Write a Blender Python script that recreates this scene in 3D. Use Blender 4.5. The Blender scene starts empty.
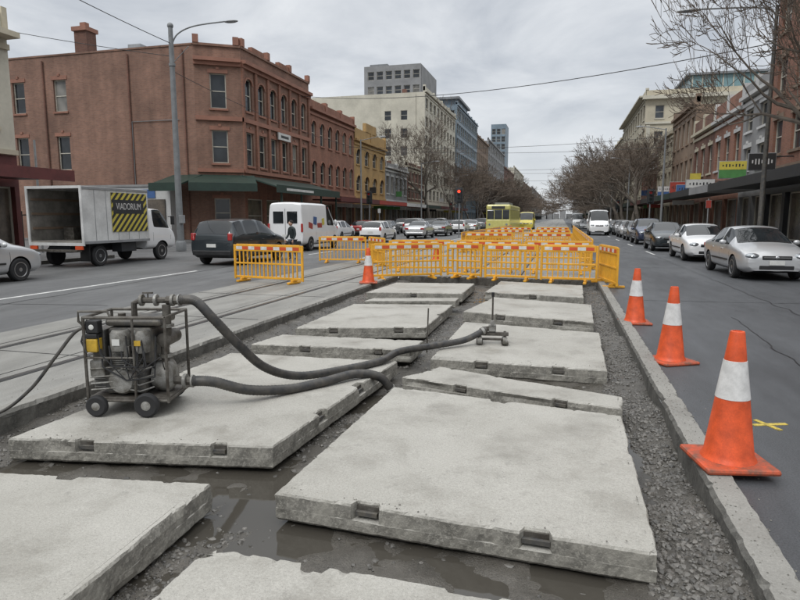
import bpy, bmesh, math, random
from mathutils import Vector, Matrix, noise
random.seed(7)
R=random.random
def U(a,b): return a+(b-a)*random.random()
sc=bpy.context.scene
sc.view_settings.view_transform='Standard'; sc.view_settings.look='None'; sc.view_settings.exposure=0
COL=sc.collection
# ------------------------------------------------------------------ materials
def nn(nt,t,**k):
    n=nt.nodes.new(t)
    for a,b in k.items(): setattr(n,a,b)
    return n
def ramp(nt,src,p0,p1,c0=(0,0,0,1),c1=(1,1,1,1)):
    r=nn(nt,'ShaderNodeValToRGB'); r.color_ramp.elements[0].position=p0; r.color_ramp.elements[1].position=p1
    r.color_ramp.elements[0].color=c0; r.color_ramp.elements[1].color=c1
    nt.links.new(src,r.inputs[0]); return r.outputs[0]
def noi(nt,vec,scale,detail=5,rough=.6,dist=0):
    n=nn(nt,'ShaderNodeTexNoise'); n.inputs['Scale'].default_value=scale; n.inputs['Detail'].default_value=detail
    n.inputs['Roughness'].default_value=rough; n.inputs['Distortion'].default_value=dist
    nt.links.new(vec,n.inputs['Vector']); return n.outputs['Fac']
def mixc(nt,fac,a,b,mode='MIX'):
    m=nn(nt,'ShaderNodeMix',data_type='RGBA',blend_type=mode)
    if isinstance(fac,(int,float)): m.inputs[0].default_value=fac
    else: nt.links.new(fac,m.inputs[0])
    for i,x in ((6,a),(7,b)):
        if isinstance(x,tuple): m.inputs[i].default_value=(x[0],x[1],x[2],1)
        else: nt.links.new(x,m.inputs[i])
    return m.outputs[2]
def base(name):
    m=bpy.data.materials.new(name); m.use_nodes=True; nt=m.node_tree
    b=nt.nodes['Principled BSDF']; tc=nn(nt,'ShaderNodeTexCoord')
    return m,nt,b,tc.outputs['Object']
def addbump(nt,b,h,strength,dist):
    bp=nn(nt,'ShaderNodeBump'); bp.inputs['Strength'].default_value=strength; bp.inputs['Distance'].default_value=dist
    nt.links.new(h,bp.inputs['Height']); nt.links.new(bp.outputs[0],b.inputs['Normal'])
def M(name,c,rough=.6,metal=0,var=.2,vscale=3,bump=0,bscale=40,coat=0,c2=None,fine=.1):
    m,nt,b,v=base(name)
    if c2 is None: c2=tuple(x*(1-var) for x in c)
    f=ramp(nt,noi(nt,v,vscale,4,.65),.35,.65)
    col=mixc(nt,f,c,c2)
    if fine>0:
        g=ramp(nt,noi(nt,v,vscale*14,2,.7),.3,.7,(1-fine,)*3+(1,),(1,1,1,1))
        col=mixc(nt,1.0,col,g,'MULTIPLY')
    nt.links.new(col,b.inputs['Base Color'])
    b.inputs['Roughness'].default_value=rough; b.inputs['Metallic'].default_value=metal; b.inputs['Coat Weight'].default_value=coat
    if coat: b.inputs['Coat Roughness'].default_value=.08
    if bump: addbump(nt,b,noi(nt,v,bscale,3,.6),bump,.01)
    return m
def brickmat(name,c1,c2,mortar,dirt=.35):
    m,nt,b,v=base(name)
    sp=nn(nt,'ShaderNodeSeparateXYZ'); nt.links.new(v,sp.inputs[0])
    ad=nn(nt,'ShaderNodeMath',operation='ADD'); nt.links.new(sp.outputs[0],ad.inputs[0]); nt.links.new(sp.outputs[1],ad.inputs[1])
    cb=nn(nt,'ShaderNodeCombineXYZ'); nt.links.new(ad.outputs[0],cb.inputs[0]); nt.links.new(sp.outputs[2],cb.inputs[1])
    br=nn(nt,'ShaderNodeTexBrick'); nt.links.new(cb.outputs[0],br.inputs['Vector'])
    br.inputs['Color1'].default_value=c1+(1,); br.inputs['Color2'].default_value=c2+(1,); br.inputs['Mortar'].default_value=mortar+(1,)
    br.inputs['Scale'].default_value=1; br.inputs['Brick Width'].default_value=.24; br.inputs['Row Height'].default_value=.085
    br.inputs['Mortar Size'].default_value=.008; br.inputs['Bias'].default_value=-.2
    g=ramp(nt,noi(nt,v,.35,6,.7),.3,.7,(1-dirt,)*3+(1,),(1.1,1.1,1.1,1))
    col=mixc(nt,1.0,br.outputs[0],g,'MULTIPLY')
    mp=nn(nt,'ShaderNodeMapping'); mp.inputs['Scale'].default_value=(3,3,.25); nt.links.new(v,mp.inputs[0])
    g2=ramp(nt,noi(nt,mp.outputs[0],.6,4,.6),.35,.7,(.80,.80,.80,1),(1.06,1.06,1.06,1))
    col=mixc(nt,1.0,col,g2,'MULTIPLY')
    nt.links.new(col,b.inputs['Base Color']); b.inputs['Roughness'].default_value=.85
    return m
def slabmat(name,c1,c2,side,wet=1.0):
    m,nt,b,v=base(name)
    f=ramp(nt,noi(nt,v,.8,6,.65),.36,.64)
    col=mixc(nt,f,c1,c2)
    st=ramp(nt,noi(nt,v,1.6,6,.70,.25),.50,.68,(0,0,0,1),(.62*wet,.62*wet,.62*wet,1))
    col=mixc(nt,st,col,tuple(x*.62*w for x,w in zip(c2,(1.03,.99,.93))))
    st2=ramp(nt,noi(nt,v,7.5,5,.75),.58,.72,(0,0,0,1),(.55,.55,.55,1))
    col=mixc(nt,st2,col,tuple(x*.58 for x in c2))
    lt=ramp(nt,noi(nt,v,4.3,5,.75),.58,.75,(0,0,0,1),(.5,.5,.5,1))
    col=mixc(nt,lt,col,tuple(x*1.18 for x in c1))
    sp=ramp(nt,noi(nt,v,70,3,.8),.3,.68,(.76,.755,.745,1),(1.06,1.06,1.06,1))
    col=mixc(nt,1.0,col,sp,'MULTIPLY')
    sp2=ramp(nt,noi(nt,v,190,1,.7),.60,.70)
    col=mixc(nt,sp2,col,(.19,.185,.17))
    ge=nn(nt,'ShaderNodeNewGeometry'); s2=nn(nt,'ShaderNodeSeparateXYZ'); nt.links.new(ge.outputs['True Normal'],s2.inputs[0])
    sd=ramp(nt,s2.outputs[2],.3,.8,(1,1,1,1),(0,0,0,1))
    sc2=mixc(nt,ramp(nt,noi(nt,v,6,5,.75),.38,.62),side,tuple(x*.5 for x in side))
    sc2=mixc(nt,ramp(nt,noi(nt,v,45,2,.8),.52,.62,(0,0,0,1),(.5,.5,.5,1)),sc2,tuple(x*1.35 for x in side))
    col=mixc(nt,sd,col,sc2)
    nt.links.new(col,b.inputs['Base Color'])
    rr=ramp(nt,noi(nt,v,1.6,3,.6,.25),.48,.68,(.8,.8,.8,1),(.38,.38,.38,1)); nt.links.new(rr,b.inputs['Roughness'])
    h=mixc(nt,.35,noi(nt,v,55,3,.75),noi(nt,v,9,3,.6)); addbump(nt,b,h,.5,.015)
    return m
def roadmat(name,c1,c2,r1=.75,r2=.45,sc_=.5,stretch=(1,.25,1),bump=.25,spk=(.7,1.25)):
    m,nt,b,v=base(name)
    mp=nn(nt,'ShaderNodeMapping'); mp.inputs['Scale'].default_value=stretch; nt.links.new(v,mp.inputs[0])
    f=ramp(nt,noi(nt,mp.outputs[0],sc_,6,.65,.4),.35,.65)
    col=mixc(nt,f,c1,c2)
    sp=ramp(nt,noi(nt,v,90,2,.8),.3,.7,(spk[0],)*3+(1,),(spk[1],)*3+(1,))
    col=mixc(nt,1.0,col,sp,'MULTIPLY')
    sp=ramp(nt,noi(nt,mp.outputs[0],3.1,4,.7),.3,.7,(.78,.78,.78,1),(1.14,1.14,1.14,1))
    col=mixc(nt,1.0,col,sp,'MULTIPLY')
    nt.links.new(col,b.inputs['Base Color'])
    rr=ramp(nt,noi(nt,mp.outputs[0],sc_*1.7,3,.6),.4,.62,(r1,)*3+(1,),(r2,)*3+(1,)); nt.links.new(rr,b.inputs['Roughness'])
    addbump(nt,b,noi(nt,v,130,2,.7),bump,.008)
    return m
def glassmat(name,c,rough=.06):
    m,nt,b,v=base(name); f=ramp(nt,noi(nt,v,.8,2,.5),.4,.6)
    nt.links.new(mixc(nt,f,c,tuple(x*.5 for x in c)),b.inputs['Base Color']); b.inputs['Roughness'].default_value=rough
    return m
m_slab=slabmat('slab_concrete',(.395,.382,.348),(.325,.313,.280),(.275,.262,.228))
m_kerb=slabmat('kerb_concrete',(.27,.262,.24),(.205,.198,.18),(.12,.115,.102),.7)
m_asph=roadmat('asphalt',(.068,.071,.076),(.050,.052,.056),.7,.42,spk=(.6,1.4))
m_asphL=roadmat('asphalt_left',(.112,.113,.113),(.083,.084,.085),.7,.42)
m_trackc=roadmat('track_concrete',(.25,.245,.226),(.175,.17,.155),.75,.4,.6)
m_foot=roadmat('footpath_paving',(.17,.167,.16),(.12,.118,.115),.8,.55,.8,(1,1,1))
m_gnd=roadmat('ground_surface',(.13,.13,.125),(.10,.10,.095),.9,.8,.1,(1,1,1))
m_mud=roadmat('wet_mud',(.105,.096,.082),(.055,.050,.042),.5,.14,1.6,(1,1,1),.9)
m_tar=M('tar_seal',(.022,.022,.023),.35,var=.3)
m_white=M('road_paint_white',(.62,.62,.6),.6,var=.35,vscale=5)
m_yel=M('road_paint_yellow',(.60,.45,.08),.7,var=.6,vscale=30)
m_rail=M('rail_steel',(.2,.19,.18),.35,.9,var=.4)
m_groove=M('rail_groove',(.03,.03,.03),.8)
def stonemat(name,a,b_,rough):
    m,nt,b,v=base(name); ge=nn(nt,'ShaderNodeNewGeometry')
    col=mixc(nt,ge.outputs['Random Per Island'],a,b_)
    col=mixc(nt,ramp(nt,noi(nt,v,1.3,3,.6),.4,.6,(0,0,0,1),(.6,.6,.6,1)),col,tuple(x*.6 for x in b_))
    nt.links.new(col,b.inputs['Base Color']); b.inputs['Roughness'].default_value=rough; return m
m_stone=stonemat('stone_grit',(.042,.040,.036),(.15,.14,.125),.42)
m_stone2=stonemat('dry_grit',(.10,.093,.083),(.25,.24,.21),.8)
mw,nt,b,v=base('puddle_water'); b.inputs['Base Color'].default_value=(.052,.047,.039,1); b.inputs['Roughness'].default_value=.04
addbump(nt,b,noi(nt,v,6,2,.5),.05,.01); m_water=mw
m_brick=brickmat('red_brick',(.30,.125,.077),(.225,.088,.055),(.25,.19,.15))
m_brickd=brickmat('brown_brick',(.21,.094,.062),(.15,.066,.045),(.18,.13,.11),.4)
m_brickside=brickmat('weathered_brick',(.27,.142,.097),(.195,.10,.07),(.22,.17,.14),.38)
m_trimred=M('painted_trim_red',(.30,.14,.095),.7,var=.25,vscale=1)
m_cream=M('cream_render',(.52,.47,.36),.8,var=.25,vscale=.5)
m_cream2=M('pale_render',(.56,.53,.44),.8,var=.2,vscale=.4)
m_gold=M('ochre_render',(.42,.27,.11),.8,var=.3,vscale=.6)
m_greyr=M('grey_render',(.27,.27,.27),.8,var=.25,vscale=.5)
m_white_r=M('white_render',(.55,.55,.54),.8,var=.2,vscale=.6)
m_blueg=M('blue_grey_panel',(.19,.25,.30),.5,var=.3,vscale=.4)
m_brown=M('brown_render',(.24,.17,.12),.8,var=.3,vscale=.5)
m_dark=M('dark_paint',(.03,.032,.035),.5,var=.3)
m_green=M('dark_green_paint',(.018,.04,.03),.5,var=.3,vscale=2)
m_maroon=M('maroon_paint',(.12,.03,.028),.5,var=.3,vscale=2)
m_roof=M('roof_sheet',(.22,.23,.24),.6,var=.3,vscale=.5)
m_copper=M('green_roof_glazing',(.22,.36,.38),.3,var=.3,vscale=.6)
G=[glassmat('window_glass',(.03,.035,.04)),glassmat('window_glass_blue',(.06,.07,.08)),glassmat('window_blind',(.22,.21,.19),.3)]
m_frame=M('window_frame_paint',(.50,.47,.40),.6)
m_shopint=M('shopfront_dark',(.05,.045,.04),.25,var=.7,vscale=.9,c2=(.16,.13,.10))
m_org=M('barrier_plastic',(.80,.40,.03),.45,var=.25,vscale=2.5)
m_red=M('reflective_red',(.66,.095,.03),.45,var=.25)
m_refw=M('reflective_white',(.72,.71,.69),.4,var=.28,vscale=9)
m_cone=M('cone_orange',(.78,.105,.024),.45,var=.35,vscale=8,bump=.05,fine=.18)
m_conebase=M('cone_base_scuffed',(.62,.085,.022),.6,vscale=12,c2=(.20,.075,.045),fine=.25)
m_bark=M('bark',(.17,.145,.12),.9,var=.4,vscale=2)
m_twig=M('twigs',(.15,.115,.088),.9,var=.4,vscale=1.5)
m_galv=M('galvanised_steel',(.38,.39,.40),.5,.5,var=.25)
m_polegr=M('pole_grey_paint',(.22,.23,.235),.6,.2,var=.25)
m_black=M('black_rubber',(.018,.018,.019),.5,var=.4,vscale=6)
m_tyre=M('tyre',(.022,.022,.023),.8,var=.3)
m_rim=M('alloy_rim',(.42,.43,.44),.3,.8)
m_hose=M('hose_rubber',(.022,.023,.025),.5,var=.3,vscale=9,c2=(.075,.068,.058))
m_metal=M('dirty_metal',(.16,.15,.132),.6,.4,var=.6,vscale=9,c2=(.06,.05,.04),fine=.3)
m_cast=M('cast_metal',(.36,.355,.335),.55,.3,var=.5,vscale=8,c2=(.13,.12,.10),fine=.35)
m_engd=M('oily_engine',(.075,.076,.078),.5,.2,var=.5,vscale=10,c2=(.16,.145,.12),fine=.3)
m_engy=M('engine_yellow',(.66,.42,.04),.5,var=.45,vscale=9)
m_chrome=M('chrome',(.6,.6,.6),.15,1)
m_plate=M('plate_white',(.66,.66,.63),.5)
m_lamp=M('headlamp_lens',(.42,.45,.47),.08,.5,coat=1,c2=(.18,.19,.2),vscale=14)
m_tail=M('tail_lamp',(.4,.012,.012),.15,coat=1)
m_carglass=glassmat('car_glass',(.02,.024,.027),.03)
m_trackint=M('truck_lining',(.28,.26,.23),.7,var=.5,vscale=2)
m_truckw=M('truck_panel',(.66,.66,.645),.5,var=.3,vscale=1.3)
m_skin=M('skin',(.5,.32,.24),.6); m_jacket=M('jacket',(.02,.03,.03),.8); m_pants=M('trousers',(.04,.045,.06),.9); m_hair=M('hair',(.02,.014,.01),.8)
def paint(n,c,metal=.3): return M('paint_'+n,c,.32,metal,var=.06,vscale=1,coat=.8,fine=.02)
P={'silver':paint('silver',(.48,.485,.49),.3),'white':paint('white',(.74,.74,.74),0),'dark':paint('dark',(.025,.033,.038)),
   'blue':paint('blue',(.03,.045,.09)),'grey':paint('grey',(.14,.145,.15),.5),'red':paint('red',(.3,.03,.03)),'vanwhite':paint('van_white',(.74,.74,.74),0)}
# ------------------------------------------------------------------ builder
class Thing:
    def __init__(s,name,loc=(0,0,0),rot=0,single=False,scale=1): s.name=name; s.loc=loc; s.rot=rot; s.p={}; s.kids=[]; s.single=single; s.scale=scale
    def part(s,n,m,smooth=False,bevel=0):
        if n not in s.p: s.p[n]=dict(v=[],f=[],m=m,s=smooth,b=bevel)
        return s.p[n]
    def add(s,n,m,vs,fs,smooth=False,bevel=0):
        p=s.part(n,m,smooth,bevel); o=len(p['v']); p['v']+= [tuple(v) for v in vs]; p['f']+=[tuple(i+o for i in f) for f in fs]
    def box(s,n,m,c,d,rz=0,rx=0,ry=0,bevel=0,smooth=False):
        Mx=Matrix.Translation(c)@Matrix.Rotation(rz,4,'Z')@Matrix.Rotation(rx,4,'X')@Matrix.Rotation(ry,4,'Y')
        vs=[Mx@Vector((x*d[0]/2,y*d[1]/2,z*d[2]/2)) for x in(-1,1) for y in(-1,1) for z in(-1,1)]
        s.add(n,m,vs,[(0,1,3,2),(4,6,7,5),(0,4,5,1),(2,3,7,6),(0,2,6,4),(1,5,7,3)],smooth,bevel)
    def bx(s,n,m,x0,x1,y0,y1,z0,z1,bevel=0): s.box(n,m,((x0+x1)/2,(y0+y1)/2,(z0+z1)/2),(x1-x0,y1-y0,z1-z0),bevel=bevel)
    def ob(s,n,m,o,u,nr,u0,u1,d0,d1,z0,z1):
        o=Vector((o[0],o[1],0)); u=Vector((u[0],u[1],0)); nr=Vector((nr[0],nr[1],0))
        vs=[o+u*a+nr*d+Vector((0,0,z)) for a in(u0,u1) for d in(d0,d1) for z in(z0,z1)]
        s.add(n,m,vs,[(0,1,3,2),(4,6,7,5),(0,4,5,1),(2,3,7,6),(0,2,6,4),(1,5,7,3)])
    def tube(s,n,m,pts,r,k=8,cap=True):
        pts=[Vector(p) for p in pts]; vs=[];fs=[]; N=len(pts); up=None
        for i,p in enumerate(pts):
            d=(pts[min(i+1,N-1)]-pts[max(i-1,0)]).normalized()
            if up is None: up=d.orthogonal().normalized()
            a=(up-d*up.dot(d)).normalized(); up=a; b_=d.cross(a); rr=r[i] if isinstance(r,(list,tuple)) else r
            for j in range(k):
                t=2*math.pi*j/k; vs.append(p+a*math.cos(t)*rr+b_*math.sin(t)*rr)
        for i in range(N-1):
            for j in range(k): fs.append((i*k+j,i*k+(j+1)%k,(i+1)*k+(j+1)%k,(i+1)*k+j))
        if cap: fs.append(tuple(range(k-1,-1,-1))); fs.append(tuple(range((N-1)*k,N*k)))
        s.add(n,m,vs,fs,True)
    def lathe(s,n,m,prof,c,axis='Z',k=24,smooth=True):
        vs=[];fs=[]
        for (r,z) in prof:
            for j in range(k):
                t=2*math.pi*j/k; x,y=r*math.cos(t),r*math.sin(t)
                q={'Z':(x,y,z),'X':(z,x,y),'Y':(x,z,y)}[axis]; vs.append((q[0]+c[0],q[1]+c[1],q[2]+c[2]))
        for i in range(len(prof)-1):
            for j in range(k): fs.append((i*k+j,i*k+(j+1)%k,(i+1)*k+(j+1)%k,(i+1)*k+j))
        fs.append(tuple(range(k-1,-1,-1))); fs.append(tuple(range((len(prof)-1)*k,len(prof)*k)))
        s.add(n,m,vs,fs,smooth)
    def ell(s,n,m,c,d,rz=0,k=14):
        vs=[];fs=[];h=8
        for i in range(h+1):
            a=math.pi*i/h
            for j in range(k):
                t=2*math.pi*j/k; q=Matrix.Rotation(rz,3,'Z')@Vector((math.sin(a)*math.cos(t)*d[0]/2,math.sin(a)*math.sin(t)*d[1]/2,math.cos(a)*d[2]/2)); vs.append(q+Vector(c))
        for i in range(h):
            for j in range(k): fs.append((i*k+j,(i+1)*k+j,(i+1)*k+(j+1)%k,i*k+(j+1)%k))
        s.add(n,m,vs,fs,True)
    def build(s):
        items=list(s.p.items()); objs=[]
        for n,p in items:
            me=bpy.data.meshes.new(n); me.from_pydata(p['v'],[],p['f']); me.materials.append(p['m'])
            bm=bmesh.new(); bm.from_mesh(me); bmesh.ops.recalc_face_normals(bm,faces=bm.faces); bm.to_mesh(me); bm.free()
            if p['s']:
                me.polygons.foreach_set('use_smooth',[True]*len(me.polygons))
                try: me.set_sharp_from_angle(angle=math.radians(40))
                except Exception: pass
            o=bpy.data.objects.new(s.name if (s.single and len(items)==1) else n,me); COL.objects.link(o)
            if p['b']:
                bv=o.modifiers.new('b','BEVEL'); bv.width=p['b']; bv.segments=2; bv.limit_method='ANGLE'
            objs.append(o)
        if s.single and len(items)==1:
            objs[0].location=s.loc; objs[0].rotation_euler[2]=s.rot; return objs[0]
        root=bpy.data.objects.new(s.name,None); COL.objects.link(root); root.location=s.loc; root.rotation_euler[2]=s.rot; root.scale=(s.scale,)*3
        for o in objs+s.kids: o.parent=root
        return root
# ------------------------------------------------------------------ ground, roads
PX0,PX1,PY0,PY1=-4.58,.95,-3.0,17.4
def sheet(name,m,rects,z):
    t=Thing(name,single=True)
    for (x0,x1,y0,y1) in rects: t.add(name,m,[(x0,y0,z),(x1,y0,z),(x1,y1,z),(x0,y1,z)],[(0,1,2,3)])
    return t.build()
B=2500
sheet('ground',m_gnd,[(-B,PX0,-B,B),(PX1,B,-B,B),(PX0,PX1,-B,PY0),(PX0,PX1,PY1,B)],-.008)
sheet('road_right',m_asph,[(1.12,7.0,-12,900)],0)
sheet('road_left',m_asphL,[(-18.4,-8.05,-12,900),(-60,-18.4,22.5,37.0)],0)
sheet('tram_track_concrete',m_trackc,[(-8.05,-4.74,-12,17.4),(-8.05,1.12,17.4,900)],0)
t=Thing('tram_rails')
for xc in (-6.4,-1.9):
    for s_ in (-.72,.72):
        y0=-10 if xc<-5 else 17.6
        t.bx('rail_head',m_rail,xc+s_-.035,xc+s_+.035,y0,400,-.05,.006); t.bx('groove',m_groove,xc+s_+.037,xc+s_+.08,y0,400,-.05,.0045)
        t.bx('joint_strip',m_groove,xc+s_-.2,xc+s_-.19,y0,400,-.05,.0042)
for y in range(-6,17,3): t.bx('joint_strip',m_groove,-8.0,-4.78,y,y+.012,-.05,.0048)
t.build()
t=Thing('road_markings')
t.bx('lane_line',m_white,-11.42,-11.3,-10,17,-.02,.004)
for i in range(18): t.bx('lane_line',m_white,-11.42,-11.3,26+i*9,29+i*9,-.02,.004)
for i in range(20): t.bx('lane_line',m_white,-14.9,-14.8,24+i*9,27+i*9,-.02,.004)
t.bx('lane_line',m_white,-8.2,-8.1,24,300,-.02,.0045)
for i in range(22): t.bx('lane_line_right',m_white,4.15,4.25,30+i*9,33+i*9,-.02,.004)
t.box('survey_mark',m_yel,(1.72,5.42,.0),(.30,.045,.009),rz=.35); t.box('survey_mark2',m_yel,(1.70,5.40,.0),(.04,.26,.012),rz=.5)
t.build()
t=Thing('tar_crack_seal')
def ribbon(x,y,n,dx,dy,w,k):
    pts=[(x+dx*i+.10*noise.noise(Vector((i*.35,k,0))),y+dy*i+.10*noise.noise(Vector((k,i*.35,4)))) for i in range(n)]
    vs=[];fs=[]; L=math.hypot(dx,dy); px,py=-dy/L,dx/L
    for i,(a,b_) in enumerate(pts):
        ww=w*(.6+.6*abs(noise.noise(Vector((i*.9,k,9))))); vs+=[(a+px*ww,b_+py*ww,.0038),(a-px*ww,b_-py*ww,.0038)]
    for i in range(n-1): fs.append((2*i,2*i+1,2*i+3,2*i+2))
    t.add('seal',m_tar,vs,fs)
ribbon(4.1,2,140,.0,.2,.018,1); ribbon(1.5,13.2,26,.2,.02,.015,2); ribbon(2.6,5.5,30,.01,.2,.012,3); ribbon(-10.4,6,60,-.02,.3,.022,4); ribbon(-13,9,16,.3,.05,.02,5); ribbon(2.2,22,24,.2,.03,.02,6)
t.build()
t=Thing('footpath'); FZ=.13
for (x0,x1,y0,y1) in ((-22.6,-18.55,-12,21.6),(-22.6,-18.55,38.0,900),(7.15,11.1,-12,900),(-60,-22.6,20,21.6),(-60,-22.6,37.2,38.6)): t.bx('paving',m_foot,x0,x1,y0,y1,-.05,FZ)
t.build()
t=Thing('kerb')
for (x0,x1,y0,y1) in ((-18.55,-18.4,-12,21.6),(-18.55,-18.4,38.0,900),(7.0,7.15,-12,900)): t.bx('kerb_stone',m_kerb,x0,x1,y0,y1,-.05,FZ+.004)
t.build()
# ------------------------------------------------------------------ rough slabs
def pnoise(a,b,c=0): return noise.noise(Vector((a,b,c)))
def slab(name,cs,z0,th,m,notch=(),gx=0,gy=0,step=.022,rough=.005,seed=0,inset=.009,chip=.8):
    cs=[Vector((c[0],c[1])) for c in cs]; cen=sum(cs,Vector((0,0)))/4
    zf=lambda p: z0+gx*(p.x-cen.x)+gy*(p.y-cen.y)
    S=[]
    for e in range(4):
        a,b_=cs[e],cs[(e+1)%4]; L=(b_-a).length; n=max(2,int(L/step)); d=(b_-a)/L; nr=Vector((-d.y,d.x))
        pd=(a-cs[e-1]).normalized(); pn=Vector((-pd.y,pd.x))
        for i in range(n):
            u=L*i/n; nt_=0
            for (ee,f,w,dp) in notch:
                if ee==e and abs(u-f*L)<w/2: nt_=dp
            q=a+d*u; S.append((q,nr if i else (nr+pn),nt_))
    vs=[];fs=[];N=len(S)
    def ring(zo,off,usen,j):
        for (q,nr,nt_) in S:
            k=seed*3.7
            o=off+rough*1.2*pnoise(q.x*9+k,q.y*9,zo*2)+rough*pnoise(q.x*31+k,q.y*31,zo*6)
            c=pnoise(q.x*2.1+k+9,q.y*2.1,zo*1.2)
            if c>.30: o+=(c-.30)*.10*chip*(1.2 if j>=3 else .6)
            c2=pnoise(q.x*13+k,q.y*13,3)
            if c2>.26 and j>=3: o+=(c2-.26)*chip*(.16 if j==5 else .03)
            o+= nt_ if usen else 0
            p=q+nr*o; vs.append((p.x,p.y,zf(p)-th*zo+(0.003*pnoise(q.x*12,q.y*12,5) if j==5 else 0)))
    ring(1,.016,False,0); ring(.9,.0,False,1); ring(.72,.0,False,2); ring(.55,.0,False,2); ring(.53,.001,True,3); ring(.3,.001,True,3); ring(.07,.0,True,3); ring(0,inset,True,5)
    for r in range(7):
        for j in range(N): fs.append((r*N+j,r*N+(j+1)%N,(r+1)*N+(j+1)%N,(r+1)*N+j))
    fs.append(tuple(range(N-1,-1,-1))); fs.append(tuple(range(7*N,8*N)))
    t=Thing(name); t.add('concrete',m,vs,fs)
    for (e,f,w,dp) in notch:
        a,b_=cs[e],cs[(e+1)%4]; d=(b_-a).normalized(); nr=Vector((-d.y,d.x)); q=a+(b_-a)*f+nr*dp*.6
        if dp>.03:
            t.box('lifting_pin',m_engd,(q.x,q.y,zf(q)-th*.34),(w*.9,.026,.026),rz=math.atan2(d.y,d.x))
            q=a+(b_-a)*f+nr*(dp-.003); t.box('recess_plate',m_metal,(q.x,q.y,zf(q)-th*.29),(w*.95,.012,th*.36),rz=math.atan2(d.y,d.x))
    if len(t.p)==1: t.single=True
    return t.build()
SL=[]
def CS(cs,z0,th,notch=(),**k):
    SL.append([Vector(c) for c in cs]); slab('concrete_slab',cs,z0,th,m_slab,notch,seed=len(SL),**k)
CS([(-1.67,3.22),(.54,3.12),(.56,5.36),(-1.58,5.66)],0,.18,[(0,.27,.15,.06),(0,.72,.17,.06),(2,.5,.14,.05)],gx=-.006,gy=.004)
CS([(-4.12,3.55),(-2.03,3.90),(-1.84,6.74),(-4.02,6.68)],0,.18,[(0,.3,.14,.05),(0,.8,.1,.05),(1,.3,.16,.06),(1,.62,.16,.06)],gx=.006)
CS([(-4.4,.9),(-2.05,.95),(-2.13,3.24),(-4.3,2.92)],.0,.19,[(2,.45,.14,.05),(2,.13,.08,.02)])
CS([(-1.75,.4),(.45,.4),(.42,2.54),(-1.73,2.58)],-.005,.18,[(2,.72,.14,.05),(2,.35,.25,.03),(2,.1,.2,.03)],chip=1.3)
CS([(-1.6,6.05),(.58,5.47),(.62,5.95),(-1.33,6.74)],.0,.16,[(0,.3,.12,.05),(0,.75,.12,.05)],gy=-.05,gx=-.01)
CS([(-1.5,7.04),(.56,7.06),(.60,9.36),(-1.49,9.66)],-.01,.18,[(0,.3,.14,.05),(0,.74,.14,.05)],gx=-.01,gy=.006)
CS([(-1.62,10.35),(.55,9.95),(.62,12.4),(-1.35,12.8)],.03,.2,[(0,.3,.14,.05),(0,.74,.14,.05)],gy=-.02,gx=-.02)
CS([(-1.62,13.35),(.5,13.2),(.55,15.6),(-1.5,15.8)],.04,.2,[(0,.5,.14,.05)],gx=-.015)
CS([(-3.97,7.1),(-1.78,7.2),(-1.8,7.95),(-3.95,7.98)],.02,.17,[(0,.35,.14,.05),(0,.8,.1,.05)],gy=-.04,gx=.012)
CS([(-3.98,8.5),(-1.98,8.9),(-2.0,11.4),(-3.98,11.25)],.01,.18,[(0,.3,.14,.05),(0,.8,.14,.05),(1,.5,.14,.05)],gx=.018)
CS([(-3.9,11.7),(-2.0,11.75),(-2.0,12.2),(-3.85,12.15)],.03,.15,[],gx=.035)
CS([(-4.2,12.75),(-2.05,12.9),(-2.1,15.2),(-4.15,15.1)],.04,.2,[(0,.5,.14,.05)],gy=-.01,gx=.012)
slab('kerb',[(.94,-2),(1.13,-2),(1.14,16.9),(.95,16.9)],.045,.5,m_kerb,[],step=.04,rough=.006,seed=31,inset=.016,chip=.45)
slab('kerb',[(-4.76,-2),(-4.56,-2),(-4.58,16.9),(-4.78,16.9)],.05,.5,m_kerb,[],step=.04,rough=.008,seed=37,inset=.02,chip=.5)
slab('kerb',[(-4.6,17.0),(1.1,17.0),(1.1,17.42),(-4.6,17.42)],.02,.5,m_kerb,[],step=.05,rough=.01,seed=39)
def sm(a,b_,x):
    t=min(1,max(0,(x-a)/(b_-a))); return t*t*(3-2*t)
def mudh(x,y):
    pud=max(0,pnoise(1.7,y*.8,2)+.12)*1.6
    h=-.212+.115*sm(.5,.92,x)*(1-min(.85,pud))+.09*(1-sm(-4.5,-4.0,x))+.02*sm(5,9,y)
    h+=.045*pnoise(x*.9,y*.7,3)+.03*pnoise(x*3,y*3,1)+.012*pnoise(x*11,y*11)+.005*pnoise(x*33,y*33)
    return h
nx,ny=150,480; vs=[];fs=[]
for j in range(ny+1):
    for i in range(nx+1):
        x=PX0-.1+(PX1-PX0+.2)*i/nx; y=-2.5+20*j/ny; vs.append((x,y,mudh(x,y)))
for j in range(ny):
    for i in range(nx):
        a=j*(nx+1)+i; fs.append((a,a+1,a+nx+2,a+nx+1))
t=Thing('trench_floor',single=True); t.add('mud',m_mud,vs,fs,True); t.build()
t=Thing('puddle_water',single=True); t.add('w',m_water,[(PX0-.1,-2.5,-.212),(PX1+.1,-2.5,-.212),(PX1+.1,17.4,-.212),(PX0-.1,17.4,-.212)],[(0,1,2,3)]); t.build()
def inside(p,q,mg=.03):
    for i in range(4):
        a,b_=q[i],q[(i+1)%4]; d=(b_-a).normalized()
        if (p-a).dot(Vector((-d.y,d.x)))<mg: return False
    return True
ph=(1+5**.5)/2
ICO=[Vector(v).normalized() for v in ((-1,ph,0),(1,ph,0),(-1,-ph,0),(1,-ph,0),(0,-1,ph),(0,1,ph),(0,-1,-ph),(0,1,-ph),(ph,0,-1),(ph,0,1),(-ph,0,-1),(-ph,0,1))]
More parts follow.
